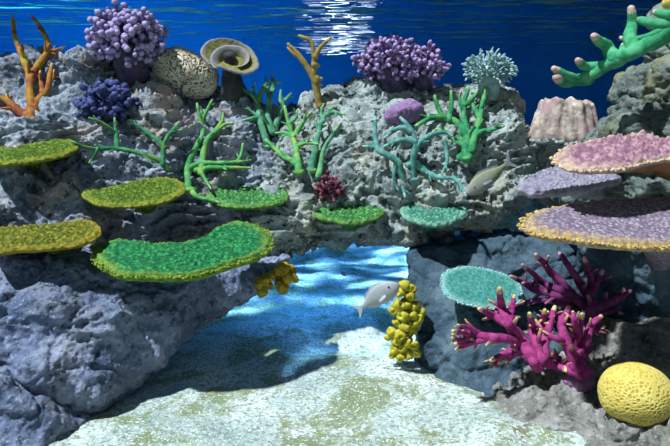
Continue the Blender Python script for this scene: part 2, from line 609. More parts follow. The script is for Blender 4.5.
rock('rock_slope', 'brown-grey rock slope rising from the sand in the bottom-right corner',
     [(488, 470), (498, 440), (508, 420), (524, 402), (548, 384), (572, 362), (590, 336), (618, 322), (660, 322), (710, 326), (710, 500), (480, 500)],
     [(500, 440, 2.02), (530, 405, 2.2), (550, 395, 2.22), (575, 370, 2.4), (600, 340, 2.6), (650, 335, 2.55), (700, 335, 2.5), (560, 420, 2.05), (620, 380, 2.25), (680, 380, 2.2), (620, 430, 1.9), (680, 440, 1.8), (520, 460, 1.88), (600, 480, 1.7)],
     12, 0.12, 0.5, M_fg, big=0.04, mid=0.014, pit=0.012, seed=6, crack=0.016, strata=0.012)
rock('rock', 'dark shaded rock below the lilac shelf corals on the right',
     [(580, 246), (600, 232), (640, 228), (710, 226), (710, 345), (640, 338), (606, 330), (592, 300)],
     [(600, 250, 2.75), (650, 245, 2.6), (700, 245, 2.5), (610, 300, 2.78), (660, 300, 2.65), (700, 320, 2.6), (620, 325, 2.7)],
     14, 0.12, 0.5, M_pil, big=0.05, mid=0.012, pit=0.012, seed=7, crack=0.012)
rock('rock', 'tall olive-grey rock column behind the green coral arm at the right edge',
     [(646, 130), (643, 108), (646, 88), (652, 68), (662, 58), (680, 54), (700, 20), (708, -30), (770, -30), (770, 200), (660, 200)],
     [(655, 70, 2.72), (660, 100, 2.7), (700, 10, 2.5), (740, 60, 2.3), (690, 130, 2.6), (720, 170, 2.5)],
     10, 0.12, 0.5, M_bk, big=0.035, mid=0.014, pit=0.012, seed=8, crack=0.03)
rock('rock', 'slanting olive-grey boulder just above the pink knobbly shelf coral',
     [(604, 172), (608, 146), (620, 126), (634, 112), (650, 102), (672, 96), (710, 92), (770, 100), (770, 235), (640, 236), (590, 228), (566, 214), (560, 198), (576, 186)],
     [(615, 140, 2.72), (650, 115, 2.6), (640, 140, 2.52), (690, 130, 2.36), (580, 200, 2.85), (620, 190, 2.7), (660, 190, 2.5), (740, 180, 2.3)],
     12, 0.12, 0.5, M_bk, big=0.03, mid=0.016, pit=0.014, seed=18, crack=0.03)
rock('rock', 'low grey rock under the pink flat-topped stump',
     [(522, 138), (540, 133), (590, 134), (602, 142), (610, 170), (606, 215), (540, 215), (530, 165)],
     [(530, 145, 3.4), (565, 140, 3.3), (600, 150, 3.35), (565, 165, 3.3)],
     8, 0.08, 0.4, M_arch, big=0.03, mid=0.014, pit=0.014, seed=9)

# ------------------------------------------------------------------ finding the rock face
def hit(px, py, far=20):
    d = Vector(ray(px, py)); d.normalize()
    best = None
    for b in BV:
        h = b.ray_cast(Vector(CAM), d, far)
        if h[0] is not None and (best is None or h[3] < best[1]):
            best = (h[0], h[3], h[1])
    return best


def hitY(px, py, default):
    h = hit(px, py)
    return h[0].y if h is not None and h[0].y < 4.5 else default


def face(x0, y0, x1, y1, default):
    """plane Y = a + b px + c py fitted to the rock face behind a region"""
    q = []
    for px in np.linspace(x0, x1, 9):
        for py in np.linspace(y0, y1, 9):
            h = hit(px, py)
            if h is not None and h[0].y < 4.2:
                q.append((1, px, py, h[0].y))
    if len(q) < 6:
        return lambda px, py: default
    q = np.array(q)
    lo = np.median(q[:, 3])
    q = q[np.abs(q[:, 3] - lo) < 0.45]
    s, *_ = np.linalg.lstsq(q[:, :3], q[:, 3], rcond=None)
    return lambda px, py: float(s[0] + s[1] * px + s[2] * py)


# ------------------------------------------------------------------ plate corals
def ring_mesh(cen, nrm, outline3, thick, taper, gran, gfreq, nr=46, seed=0, rise=0.0, drop=0.0, under=0.55):
    """solid plate from a star-shaped 3D outline: granular top, rounded rim, underside narrowing to a stalk"""
    M = 220
    o = np.array(outline3)
    o2 = np.vstack([o, o[:1]])
    # closed smooth outline
    n = len(o)
    dense = []
    for i in range(n):
        p0, p1, p2, p3 = o[i - 1], o[i], o[(i + 1) % n], o[(i + 2) % n]
        for k in range(8):
            t = k / 8
            dense.append(0.5 * ((2 * p1) + (-p0 + p2) * t + (2 * p0 - 5 * p1 + 4 * p2 - p3) * t * t + (-p0 + 3 * p1 - 3 * p2 + p3) * t ** 3))
    dense = np.array(dense + [dense[0]])
    L = np.concatenate([[0], np.cumsum(np.linalg.norm(np.diff(dense, axis=0), axis=1))])
    s = np.linspace(0, L[-1], M + 1)[:-1]
    rim = np.stack([np.interp(s, L, dense[:, k]) for k in range(3)], 1)
    rad = np.linalg.norm(rim - cen, axis=1)
    wob = 1 + 0.035 * perlin(rim * 45 + 5, seed) + 0.03 * perlin(rim * 14, seed + 1)
    rim = cen + (rim - cen) * wob[:, None]
    V, A = [], []
    rows = []
    ts = np.linspace(0.02, 1, nr)
    for t in ts:                      # top
        p = cen + (rim - cen) * t
        h = rise * (1 - t ** 2) - drop * t ** 3
        e = thick * 0.5 * (1 - sst(0.94, 1.0, t) * 0.9)
        d1, _ = voro(p * gfreq, seed)
        g = gran * (1 - sst(0.05, 0.7, d1)) + gran * 0.8 * fbm(p * gfreq * 0.3, 2, seed)
        rows.append(p + nrm * (h + e + g)[:, None])
        A.append(np.full(M, 0.75 * sst(0.80, 0.99, t)))
    p = cen + (rim - cen) * 1.012
    rows.append(p - nrm * (drop))
    A.append(np.full(M, 0.75))
    for t in np.linspace(0.985, 0.12, 16):
        p = cen + (rim - cen) * t
        h = rise * (1 - t ** 2) - drop * t ** 3
        e = thick * 0.5 + taper * (1 - t) ** 1.3
        rows.append(p + nrm * (h - e + 0.004 * perlin(p * 22, seed + 3))[:, None])
        A.append(np.full(M, 0.6 * sst(0.8, 1.0, t)))
    V = np.vstack(rows)
    Fc = []
    for k in range(len(rows) - 1):
        for j in range(M):
            a, b = k * M + j, k * M + (j + 1) % M
            Fc.append((a, a + M, b + M, b))
    Fc.append(tuple(range(M)))
    Fc.append(tuple((len(rows) - 1) * M + j for j in range(M))[::-1])
    return V, Fc, np.concatenate(A), rim


def plate(label, outline, center, Y, tilt, roll, mat, thick=0.022, taper=0.05, gran=0.010, gfreq=70, rise=0.0, drop=0.0, seed=0, group=None, stalk_to=None, rim_mat=None, stalk_mat=None, rim_r=0.006, name='plate_coral', cat='coral', under_mat=None):
    cen = P(center[0], center[1], Y)
    tl, rl = math.radians(tilt), math.radians(roll)
    nrm = np.array([math.sin(rl), -math.sin(tl), math.cos(tl)])
    nrm /= np.linalg.norm(nrm)
    o3 = []
    for (a, b) in outline:
        d = ray(a, b)
        t = np.dot(cen - CAM, nrm) / np.dot(d, nrm)
        o3.append(CAM + d * t)
    root = empty(name, tuple(cen - nrm * (thick + taper)))
    tag(root, label, cat, group)
    V, Fc, A, rim = ring_mesh(cen, nrm, o3, thick, taper, gran, gfreq, seed=seed, rise=rise, drop=drop)
    po = obj('plate', V, Fc, mat, root, attr=A)
    if under_mat:
        po.data.materials.append(under_mat)
        lim = 47 * 220
        po.data.polygons.foreach_set('material_index', [1 if i >= lim else 0 for i in range(len(po.data.polygons))])
    # stalk running back into the rock
    end = np.array(stalk_to) if stalk_to is not None else cen + np.array([0, 0.36, -0.16])
    st = catmull([cen * 0.8 + end * 0.2 + np.array([0, 0, 0.02]) - nrm * thick, (cen * 0.5 + end * 0.5), end], 5)
    v, f = tube(st, np.linspace(0.055, 0.045, len(st)), 12, 0.12, 25, seed)
    obj('stalk', v, f, stalk_mat or mat, root)
    if rim_mat:
        mb = MB()
        sv, sf = sphere(7, 5)
        rim = np.stack([np.interp(np.arange(0, len(rim), 0.4), np.arange(len(rim) + 1), np.append(rim[:, k], rim[0, k])) for k in range(3)], 1)
        step = max(1, int(len(rim) * rim_r * 0.75 / np.linalg.norm(np.diff(rim, axis=0), axis=1).sum()))
        for k in range(0, len(rim), step):
            r = rim_r * (0.4 + 0.9 * rng.random())
            c = cen + (rim[k] - cen) * (1.0 + 0.022 * rng.normal()) - nrm * (drop - 0.3 * thick * rng.random())
            mb.add(sv * r * np.array([1, 1, 0.8]) + c, sf)
        mb.build('growing_edge', rim_mat, root)
    return root


G = 'green plate corals on the left and middle rocks'
m_pg = coral_mat('olive_green_plate', (0.06, 0.12, 0.01), (0.2, 0.28, 0.03), 40, tone=(0.3, 0.28, 0.035), cells=62)
m_po = coral_mat('mustard_green_plate', (0.1, 0.12, 0.01), (0.3, 0.27, 0.03), 40, tone=(0.36, 0.26, 0.035), cells=62)
m_pb = coral_mat('bright_green_plate', (0.01, 0.14, 0.05), (0.05, 0.33, 0.09), 40, tone=(0.22, 0.28, 0.03), cells=62)
m_pm = coral_mat('mid_green_plate', (0.035, 0.17, 0.05), (0.14, 0.38, 0.10), 40, tone=(0.17, 0.3, 0.06), cells=62)
m_pt = coral_mat('teal_plate', (0.06, 0.22, 0.16), (0.17, 0.43, 0.31), 40, tone=(0.24, 0.42, 0.3), cells=62)
m_stk = coral_mat('pale_stalk', (0.20, 0.19, 0.13), (0.34, 0.33, 0.24), 20)

plate('mossy green plate coral at the left edge below the orange branching coral',
      [(-15, 150), (10, 148), (40, 145), (62, 141), (76, 143), (77, 149), (62, 156), (32, 162), (0, 165), (-15, 166)], (30, 154), hitY(30, 156, 3) - 0.12, 12, -4, m_pg, seed=11, group=None)
plate('olive-green plate coral jutting from the left rock above the large green plate',
      [(82, 195), (95, 192), (120, 186), (150, 180), (175, 180), (185, 186), (182, 194), (165, 202), (140, 206), (110, 207), (92, 203)], (135, 194), hitY(135, 200, 3) - 0.2, 15, -4, m_pg, seed=12)
plate('green oval plate coral at the foot of the bright green staghorn coral',
      [(206, 197), (225, 190), (250, 187), (275, 187), (287, 193), (286, 201), (270, 206), (245, 208), (222, 206)], (248, 197), hitY(248, 202, 3) - 0.12, 12, 0, m_pm, seed=13)
plate('small yellow-green plate coral under the tiny maroon coral in the middle',
      [(314, 209), (325, 205), (345, 208), (365, 206), (380, 206), (385, 212), (375, 219), (355, 224), (335, 222), (318, 218)], (349, 214), hitY(349, 219, 3) - 0.10, 14, 0, m_pm, seed=14, rim_mat=None)
plate('pale teal plate coral on the arch rock below the brown fish',
      [(400, 211), (408, 206), (425, 209), (445, 210), (462, 208), (468, 214), (458, 221), (440, 226), (420, 224), (405, 218)], (434, 215), hitY(434, 220, 3) - 0.10, 15, 0, m_pt, seed=15)
plate('largest bright green plate coral, kidney-shaped, overhanging the lower-left boulder',
      [(93, 256), (97, 247), (115, 242), (150, 245), (185, 245), (205, 239), (218, 230), (235, 224), (255, 226), (270, 235), (272, 246), (262, 256), (245, 262), (225, 268), (205, 275), (175, 279), (145, 278), (120, 277), (103, 268)], (185, 259), min(hitY(185, 262, 2.7), hitY(120, 275, 2.7)) - 0.04, 14, 4, m_pb, thick=0.035, gran=0.009, gfreq=62, seed=16, rim_mat=coral_mat('yellow_green_edge', (0.10, 0.20, 0.02), (0.28, 0.32, 0.04), 40), rim_r=0.006)
plate('mustard-green plate coral at the left edge above the big boulder',
      [(-15, 232), (10, 228), (40, 227), (70, 223), (90, 222), (101, 229), (98, 237), (80, 245), (50, 249), (20, 251), (-15, 252)], (45, 238), hitY(45, 243, 2.6) - 0.24, 13, -3, m_po, seed=17)
plate('blue-green plate coral with a frilly pale edge on the slate boulder',
      [(441, 283), (446, 273), (465, 268), (490, 271), (512, 279), (521, 290), (518, 302), (505, 308), (485, 308), (462, 303), (447, 296)], (481, 288), hitY(481, 292, 2.7) - 0.14, 27, 9, coral_mat('sea_green_plate', (0.03, 0.17, 0.15), (0.09, 0.30, 0.26), 60, tone=(0.22, 0.42, 0.40)), thick=0.02, gran=0.003, gfreq=110, seed=18, rim_mat=coral_mat('pale_teal_edge', (0.20, 0.42, 0.42), (0.36, 0.58, 0.58), 40), rim_r=0.0045)

m_pink = coral_mat('pink_crust', (0.33, 0.16, 0.23), (0.50, 0.32, 0.32), 50, tone=(0.54, 0.40, 0.28), cells=40)
m_und = coral_mat('orange_brown_underside', (0.26, 0.11, 0.06), (0.38, 0.20, 0.11), 14)
m_lil = coral_mat('lilac_shelf', (0.20, 0.18, 0.26), (0.34, 0.31, 0.38), 30)
m_cream = coral_mat('cream_edge', (0.52, 0.34, 0.20), (0.68, 0.54, 0.38), 40)
plate('pink knobbly shelf coral with a cream edge, uppermost of the right-hand shelves',
      [(556, 162), (563, 151), (585, 144), (615, 139), (645, 136), (662, 141), (705, 136), (770, 140), (770, 154), (700, 157), (655, 162), (625, 169), (598, 172), (570, 170)], (650, 153), 2.22, 11, -2, m_pink, under_mat=m_und, thick=0.02, taper=0.07, gran=0.018, gfreq=52, seed=21, rim_mat=m_cream, rim_r=0.006, name='shelf_coral', stalk_to=P(700, 185, 2.5), stalk_mat=m_und)
plate('plain lilac-grey shelf coral peeping out behind the pink knobbly shelf',
      [(518, 188), (530, 178), (550, 170), (580, 168), (610, 170), (622, 180), (600, 186), (560, 192), (535, 195)], (570, 181), 2.5, 14, 10, m_lil, thick=0.03, gran=0.008, seed=22, name='shelf_coral', stalk_to=P(610, 195, 2.9), taper=0.06)
plate('large lilac shelf coral with a mustard-yellow rim, lowest of the right-hand shelves',
      [(523, 220), (540, 208), (580, 201), (625, 197), (690, 196), (770, 198), (770, 240), (690, 243), (655, 243), (615, 241), (575, 236), (545, 231), (528, 227)], (645, 219), 2.10, 13, 3, coral_mat('lilac_grain_shelf', (0.20, 0.15, 0.22), (0.42, 0.35, 0.38), 45, tone=(0.54, 0.36, 0.09), cells=80), thick=0.03, taper=0.1, gran=0.004, gfreq=90, seed=23, rim_mat=coral_mat('mustard_edge', (0.44, 0.28, 0.06), (0.60, 0.44, 0.18), 40), rim_r=0.006, name='shelf_coral', stalk_to=P(660, 262, 2.6), drop=0.02)

# ------------------------------------------------------------------ branching corals
def branching(name, label, branches, mat, depth, r0, r1, tip=None, tip_len=7, knob=0.15, seed=0, group=None, base=None, cat='coral', sides=10, freq=45, base_r=None, nubs=0):
    """branches: [(pixel polyline, radius scale)]; the first point of the first one is the foot"""
    f0 = branches[0][0][0]
    foot = P(f0[0], f0[1], depth(*f0))
    root = empty(name, tuple(foot))
    tag(root, label, cat, group)
    if base_r:
        sv, sf = sphere(16, 10)
        v = sv * np.array([1.0, 1.1, 0.55]) * base_r + foot + np.array([0, 0.01, 0])
        v = foot + (v - foot) * (1 + 0.6 * perlin(v * 26, seed))[:, None]
        obj('base', v, sf, mat, root)
    for bi, (pl, sc_) in enumerate(branches):
        pts = np.array([P(a, b, depth(a, b)) for a, b in pl])
        c = catmull(pts, 7)
        n = len(c)
        L = np.concatenate([[0], np.cumsum(np.linalg.norm(np.diff(c, axis=0), axis=1))])
        t = L / L[-1]
        px = c[:, 1].mean() / F
        r = (r0 + (r1 - r0) * t) * px * sc_
        # slight wander so that stems are not ruled lines
        wob = np.stack([perlin(c * 9 + bi, seed + 1), perlin(c * 9 + bi, seed + 2), perlin(c * 9 + bi, seed + 3)], 1)
        c = c + wob * (r * 0.7)[:, None]
        if tip is None:
            v, f = tube(c, r, sides, knob, freq, seed + bi)
            obj('branch', v, f, mat, root)
        else:
            cut = np.searchsorted(L, L[-1] - tip_len * px)
            cut = int(np.clip(cut, 2, n - 2))
            v, f = tube(c[:cut + 1], r[:cut + 1], sides, knob, freq, seed + bi)
            mb = MB(); mb.add(v, f)
            tg = np.gradient(c, axis=0)
            for q in range(nubs):        # short side fingers with paler ends
                k = int(n * (0.25 + 0.6 * (q + rng.random()) / nubs))
                k = min(k, cut - 1)
                u, w_, dd = basis(tg[k])
                an = rng.random() * 2 * PI
                e = (u * math.cos(an) + w_ * math.sin(an)) * 0.8 + dd * 0.7
                ln = r[k] * (1.6 + 1.8 * rng.random()) + 0.012
                v, f = tube(np.array([c[k], c[k] + e * ln * 0.5, c[k] + e * ln]), np.array([r[k] * 0.62, r[k] * 0.48, r[k] * 0.3]), 8, knob, freq, seed + q)
                mb.add(v, f, sst(0.75, 0.98, np.linalg.norm(v - c[k], axis=1) / ln))
            b = mb.build('branch', mat, root)
            v, f = tube(c[cut:], r[cut:] * np.linspace(1.0, 0.85, n - cut), sides, knob, freq, seed + bi)
            obj('tip', v, f, tip, b)
    return root


def fronting(x0, y0, x1, y1, default, foot, clear, size, amp=0.03, ph=0.0):
    fp = face(x0, y0, x1, y1, default)

    def fn(px, py):
        d = math.hypot(px - foot[0], py - foot[1]) / size
        return fp(px, py) - clear * (0.25 + d) + amp * math.sin(px * 0.06 + py * 0.05 + ph)
    return fn


m_gd = coral_mat('dark_green_staghorn', (0.02, 0.14, 0.06), (0.07, 0.27, 0.13), 24, c3=(0.15, 0.28, 0.07), bstr=0.8)
m_gb = coral_mat('bright_green_staghorn', (0.04, 0.22, 0.06), (0.13, 0.4, 0.14), 24, c3=(0.24, 0.42, 0.09), bstr=0.8)
m_gc = coral_mat('sea_green_staghorn', (0.04, 0.2, 0.11), (0.15, 0.38, 0.24), 24, c3=(0.2, 0.42, 0.15), bstr=0.8)
m_ge = coral_mat('emerald_staghorn', (0.015, 0.15, 0.06), (0.06, 0.30, 0.13), 24, c3=(0.12, 0.36, 0.12), bstr=0.8)
m_gt = coral_mat('teal_staghorn', (0.05, 0.20, 0.18), (0.16, 0.36, 0.33), 24, bstr=0.8)
m_tipg = coral_mat('pale_green_tip', (0.16, 0.36, 0.12), (0.32, 0.48, 0.24), 40)
m_tipt = coral_mat('pale_teal_tip', (0.20, 0.38, 0.34), (0.30, 0.48, 0.44), 40)

branching('staghorn_coral', 'thin dark green staghorn coral sprawling across the left rock, leftmost of the green ones', [
    ([(178, 186), (172, 178), (163, 163), (141, 154), (119, 149), (108, 149), (96, 149), (84, 147), (72, 142)], 1.1),
    ([(163, 164), (164, 147), (168, 135), (178, 123)], 1.0), ([(165, 148), (156, 139), (143, 129), (129, 120)], 0.85),
    ([(118, 149), (116, 132), (115, 118)], 0.95), ([(115, 132), (102, 123), (89, 118)], 0.75), ([(167, 137), (172, 132), (182, 130)], 0.6),
    ([(98, 149), (94, 156), (89, 163)], 0.7), ([(141, 154), (148, 159), (152, 164)], 0.5)],
    m_gd, fronting(75, 115, 180, 180, 3.1, (172, 178), 0.09, 100), 3.0, 1.4, m_tipg, 5, seed=31, base_r=0.03, nubs=2)
branching('staghorn_coral', 'bright yellow-green staghorn coral standing left of centre above the oval green plate', [
    ([(189, 190), (187, 176), (189, 165), (196, 148), (203, 134), (200, 118), (197, 104)], 1.1),
    ([(201, 172), (203, 158), (207, 144), (212, 135), (224, 125), (233, 123)], 1.05), ([(201, 124), (206, 112), (212, 100)], 0.75),
    ([(214, 133), (222, 122), (223, 113)], 0.8), ([(190, 168), (202, 164), (220, 163), (238, 161), (243, 144)], 0.85),
    ([(196, 170), (212, 168), (228, 168), (250, 168)], 0.85), ([(201, 171), (206, 180), (211, 189)], 0.7),
    ([(189, 188), (196, 196), (206, 199), (219, 203)], 0.95), ([(238, 162), (246, 161), (251, 160)], 0.5)],
    m_gb, fronting(180, 105, 250, 195, 3.1, (188, 188), 0.10, 80, ph=1), 3.6, 1.5, m_tipg, 5, seed=32, base_r=0.035, nubs=2)
branching('staghorn_coral', 'sea-green staghorn coral at the rock edge left of the blue notch, many upright fingers', [
    ([(270, 146), (267, 140), (262, 126), (259, 114), (256, 98), (245, 91), (235, 84)], 1.05), ([(257, 99), (264, 88), (270, 83), (281, 82)], 0.9),
    ([(255, 98), (253, 90), (255, 83)], 0.6), ([(272, 132), (268, 118), (270, 102), (273, 86), (272, 75)], 1.0), ([(269, 96), (266, 86), (266, 77)], 0.6),
    ([(274, 130), (277, 122), (281, 108), (281, 90)], 0.95), ([(281, 108), (285, 100), (291, 93)], 0.7),
    ([(273, 128), (266, 121), (258, 118), (243, 121)], 1.0), ([(262, 120), (252, 112), (247, 106)], 0.6)],
    m_gc, fronting(240, 95, 285, 145, 3.2, (270, 144), 0.08, 70, ph=2), 3.6, 1.5, m_tipt, 5, seed=33, base_r=0.035, nubs=2)
branching('staghorn_coral', 'green staghorn coral with a long left arm, standing between two others near the maroon coral', [
    ([(299, 172), (298, 162), (296, 150), (292, 134), (288, 121), (285, 106)], 1.05), ([(293, 136), (302, 124), (306, 118), (312, 113)], 0.9),
    ([(298, 165), (290, 160), (282, 156), (266, 140)], 1.0), ([(294, 137), (286, 133), (276, 133)], 0.8), ([(296, 147), (306, 143), (318, 144)], 0.75),
    ([(289, 124), (296, 118), (297, 110)], 0.6)],
    m_gb, fronting(265, 110, 320, 170, 3.1, (299, 170), 0.10, 60, ph=3), 3.6, 1.5, m_tipg, 5, seed=34, base_r=0.03, nubs=2)
branching('staghorn_coral', 'green staghorn coral of two leaning stems directly above the maroon coral', [
    ([(312, 170), (313, 158), (317, 140), (321, 124), (326, 114), (333, 107)], 1.05), ([(327, 115), (334, 112), (344, 114)], 0.8),
    ([(319, 176), (321, 164), (325, 148), (332, 136), (338, 126)], 0.95), ([(320, 132), (316, 124), (317, 117)], 0.6), ([(323, 121), (321, 112), (324, 104)], 0.6)],
    m_gc, fronting(310, 115, 345, 170, 3.1, (313, 170), 0.08, 60, ph=4), 3.6, 1.5, m_tipg, 5, seed=35, base_r=0.03, nubs=2)
branching('staghorn_coral', 'dull teal staghorn coral with sprawling curved arms in front of the lilac lump', [
    ([(413, 180), (413, 168), (413, 157), (415, 140), (411, 129), (401, 118)], 1.1), ([(414, 142), (406, 140), (397, 141), (385, 146)], 0.9),
    ([(411, 131), (404, 128), (395, 130), (385, 138)], 0.85), ([(415, 150), (421, 141), (430, 135), (444, 132), (452, 136)], 1.0),
    ([(403, 180), (401, 174), (397, 162), (388, 155), (379, 150), (375, 136), (375, 118)], 1.1), ([(382, 152), (374, 147), (363, 146)], 0.75),
    ([(400, 172), (402, 184), (405, 197)], 0.8), ([(396, 162), (394, 178), (398, 190)], 0.6),
    ([(409, 164), (416, 166), (424, 171), (438, 177), (455, 178)], 0.95), ([(454, 178), (459, 184), (466, 196)], 0.7), ([(414, 160), (424, 168), (434, 177)], 0.8),
    ([(444, 142), (446, 152), (447, 162), (442, 174)], 0.75)],
    m_gt, fronting(368, 125, 460, 190, 3.05, (410, 178), 0.12, 70, ph=5), 3.7, 1.7, m_tipt, 5, seed=36, base_r=0.035, nubs=2)
branching('staghorn_coral', 'green staghorn coral with tall upright fingers below the pale teal bush coral', [
    ([(466, 158), (466, 148), (466, 130), (463, 106), (468, 87)], 1.15), ([(464, 106), (472, 100), (478, 91)], 0.85), ([(472, 152), (473, 144), (479, 120), (483, 104), (485, 88)], 1.1),
    ([(479, 118), (474, 108), (472, 98)], 0.7), ([(465, 134), (460, 125), (446, 117), (429, 119), (416, 126)], 1.05), ([(446, 119), (440, 113), (435, 96)], 0.85),
    ([(449, 120), (451, 108), (451, 91)], 0.85), ([(468, 147), (460, 140), (450, 134), (436, 129)], 0.95), ([(467, 146), (458, 143), (447, 141)], 0.8),
    ([(476, 136), (483, 131), (492, 130), (504, 126)], 0.75), ([(464, 112), (460, 100), (461, 92)], 0.6)],
    m_ge, fronting(420, 95, 505, 155, 3.1, (467, 156), 0.10, 70, ph=6), 3.9, 1.9, m_tipg, 5, seed=37, base_r=0.04, nubs=2)

# coral arm reaching in from the right
m_hg = coral_mat('fresh_green_arm', (0.02, 0.22, 0.09), (0.09, 0.38, 0.19), 22, bscale=120)
m_tipp = coral_mat('pinkish_tip', (0.44, 0.30, 0.26), (0.58, 0.44, 0.38), 40)
hd = lambda px, py: 2.55 - 0.0007 * (px - 600) + 0.05 * math.sin(px * 0.09 + py * 0.07)
branching('staghorn_coral', 'thick green coral arm with pinkish tips reaching into open water at top right', [
    ([(712, 6), (690, 18), (668, 31), (638, 50), (615, 60), (594, 73), (577, 80), (566, 82), (557, 77)], 1.15), ([(590, 76), (576, 78), (566, 75), (554, 69)], 0.85),
    ([(620, 59), (605, 67), (588, 67), (578, 60)], 0.85), ([(614, 60), (609, 54), (606, 46), (595, 36)], 0.95), ([(622, 57), (625, 52), (624, 45)], 0.7),
    ([(634, 46), (632, 38), (632, 24), (631, 8)], 0.95), ([(680, 30), (668, 26), (652, 23), (639, 20)], 0.9), ([(690, 20), (675, 16), (666, 15), (655, 12)], 0.85),
    ([(676, 34), (662, 42), (651, 46), (639, 48)], 0.85), ([(668, 29), (657, 33), (647, 37), (632, 39)], 0.6), ([(645, 46), (630, 42), (621, 38)], 0.5)],
    m_hg, hd, 7.6, 4.2, m_tipp, 5, seed=38, sides=14, knob=0.08, freq=30)
m_or = coral_mat('ochre_tip', (0.60, 0.40, 0.08), (0.75, 0.55, 0.16), 30)
branching('finger_coral', 'stubby ochre coral finger poking in at the top right corner', [([(700, -14), (682, -4), (668, 3)], 1.0), ([(690, -8), (676, -10), (664, -8)], 0.8)], m_or, hd, 6, 5, None, seed=39)

# orange and magenta corals
m_ob = coral_mat('orange_yellow_coral', (0.28, 0.07, 0.04), (0.44, 0.22, 0.03), 16, c3=(0.38, 0.33, 0.04), bstr=0.9)
m_ye = coral_mat('yellow_tip', (0.36, 0.30, 0.06), (0.44, 0.38, 0.16), 30)
branching('branching_coral', 'orange and yellow branching coral on the far left rock', [
    ([(30, 121), (31, 108), (30, 80), (23, 58), (15, 38), (13, 17)], 1.1), ([(30, 118), (37, 104), (48, 86), (52, 64)], 1.1), ([(43, 92), (41, 80), (40, 70)], 0.7),
    ([(31, 82), (37, 68), (44, 57), (48, 48), (44, 33), (31, 15)], 0.9), ([(46, 54), (54, 52), (65, 47)], 0.6), ([(29, 117), (22, 112), (12, 105), (0, 98), (-10, 96)], 1.2), ([(47, 88), (53, 78), (54, 70)], 0.5), ([(10, 104), (8, 98), (6, 95)], 0.6)],
    m_ob, fronting(5, 60, 55, 120, 3.2, (30, 118), 0.05, 100, amp=0.02), 4.3, 1.6, m_ye, 6, seed=41, base_r=0.04, knob=0.22, freq=34, nubs=3)
m_oc = coral_mat('ochre_coral', (0.24, 0.17, 0.05), (0.36, 0.26, 0.08), 16, c3=(0.44, 0.24, 0.08), bstr=0.9)
branching('branching_coral', 'slender ochre branching coral in the notch before the light glint', [
    ([(320, 106), (318, 94), (315, 80), (314, 64), (314, 52), (311, 42), (305, 38), (299, 36)], 1.0), ([(315, 57), (320, 49), (325, 44), (331, 38)], 0.8),
    ([(315, 82), (310, 72), (304, 62), (297, 53), (288, 44)], 0.9), ([(304, 63), (299, 57), (294, 54), (288, 48)], 0.7), ([(315, 66), (319, 66)], 1.0), ([(316, 80), (321, 79)], 1.2), ([(317, 84), (322, 85)], 0.7)],
    m_oc, lambda px, py: 3.38, 3.8, 1.7, m_ye, 5, seed=42, knob=0.16)
m_mg = coral_mat('magenta_coral', (0.24, 0.02, 0.13), (0.40, 0.06, 0.21), 30, bstr=0.9, tone=(0.58, 0.42, 0.20))
m_yt = coral_mat('cream_yellow_tip', (0.54, 0.36, 0.20), (0.64, 0.52, 0.26), 40)
md_ = lambda px, py: 2.28 + 0.0012 * (370 - py) + 0.0006 * (px - 560) + 0.05 * math.sin(px * 0.11 + py * 0.13)
magenta = branching('branching_coral', 'magenta branching coral with cream-yellow tips on the right foreground rock', [
    ([(580, 372), (576, 362), (565, 340), (562, 322), (568, 307)], 1.3), ([(579, 370), (576, 352), (577, 336), (583, 314)], 1.3), ([(580, 368), (584, 350), (590, 327), (601, 317)], 1.2),
    ([(575, 368), (566, 363), (558, 358), (550, 354)], 0.9), ([(536, 366), (530, 352), (520, 338), (507, 323), (502, 308), (499, 289)], 1.3), ([(509, 325), (511, 312), (514, 296)], 0.9),
    ([(506, 323), (493, 316), (479, 309)], 0.9), ([(524, 343), (508, 340), (492, 337), (471, 334), (453, 331)], 1.05), ([(496, 338), (476, 341), (456, 349)], 0.8),
    ([(490, 338), (472, 343), (455, 344)], 0.7), ([(521, 345), (507, 352), (491, 360)], 0.95), ([(512, 350), (502, 357), (494, 368)], 0.8), ([(528, 350), (517, 355), (506, 362)], 0.8),
    ([(540, 362), (536, 345), (532, 328), (530, 314)], 1.05), ([(537, 345), (540, 328), (545, 310)], 1.0), ([(545, 358), (547, 335), (555, 307)], 1.05), ([(549, 330), (550, 320), (548, 312)], 0.7),
    ([(565, 342), (556, 338), (548, 336), (541, 332)], 0.8), ([(470, 334), (462, 340), (452, 338)], 0.6), ([(482, 336), (470, 328), (458, 325)], 0.6), ([(588, 333), (596, 330), (604, 326)], 0.7), ([(578, 335), (574, 322), (573, 312)], 0.8),
    ([(540, 360), (552, 365), (566, 370)], 1.4), ([(534, 362), (520, 352), (510, 340)], 0.9)],
    m_mg, md_, 5.6, 2.4, m_yt, 3.5, seed=43, base_r=0.05, knob=0.16, freq=50, nubs=4)
nd_ = lambda px, py: 2.62 - 0.0010 * (310 - py) + 0.05 * math.sin(px * 0.13 + py * 0.09)
m_pp = coral_mat('plum_coral', (0.10, 0.015, 0.08), (0.21, 0.04, 0.14), 30, bstr=0.8, tone=(0.34, 0.14, 0.18))
m_pkt = coral_mat('dusky_pink_tip', (0.40, 0.20, 0.26), (0.52, 0.32, 0.32), 40)
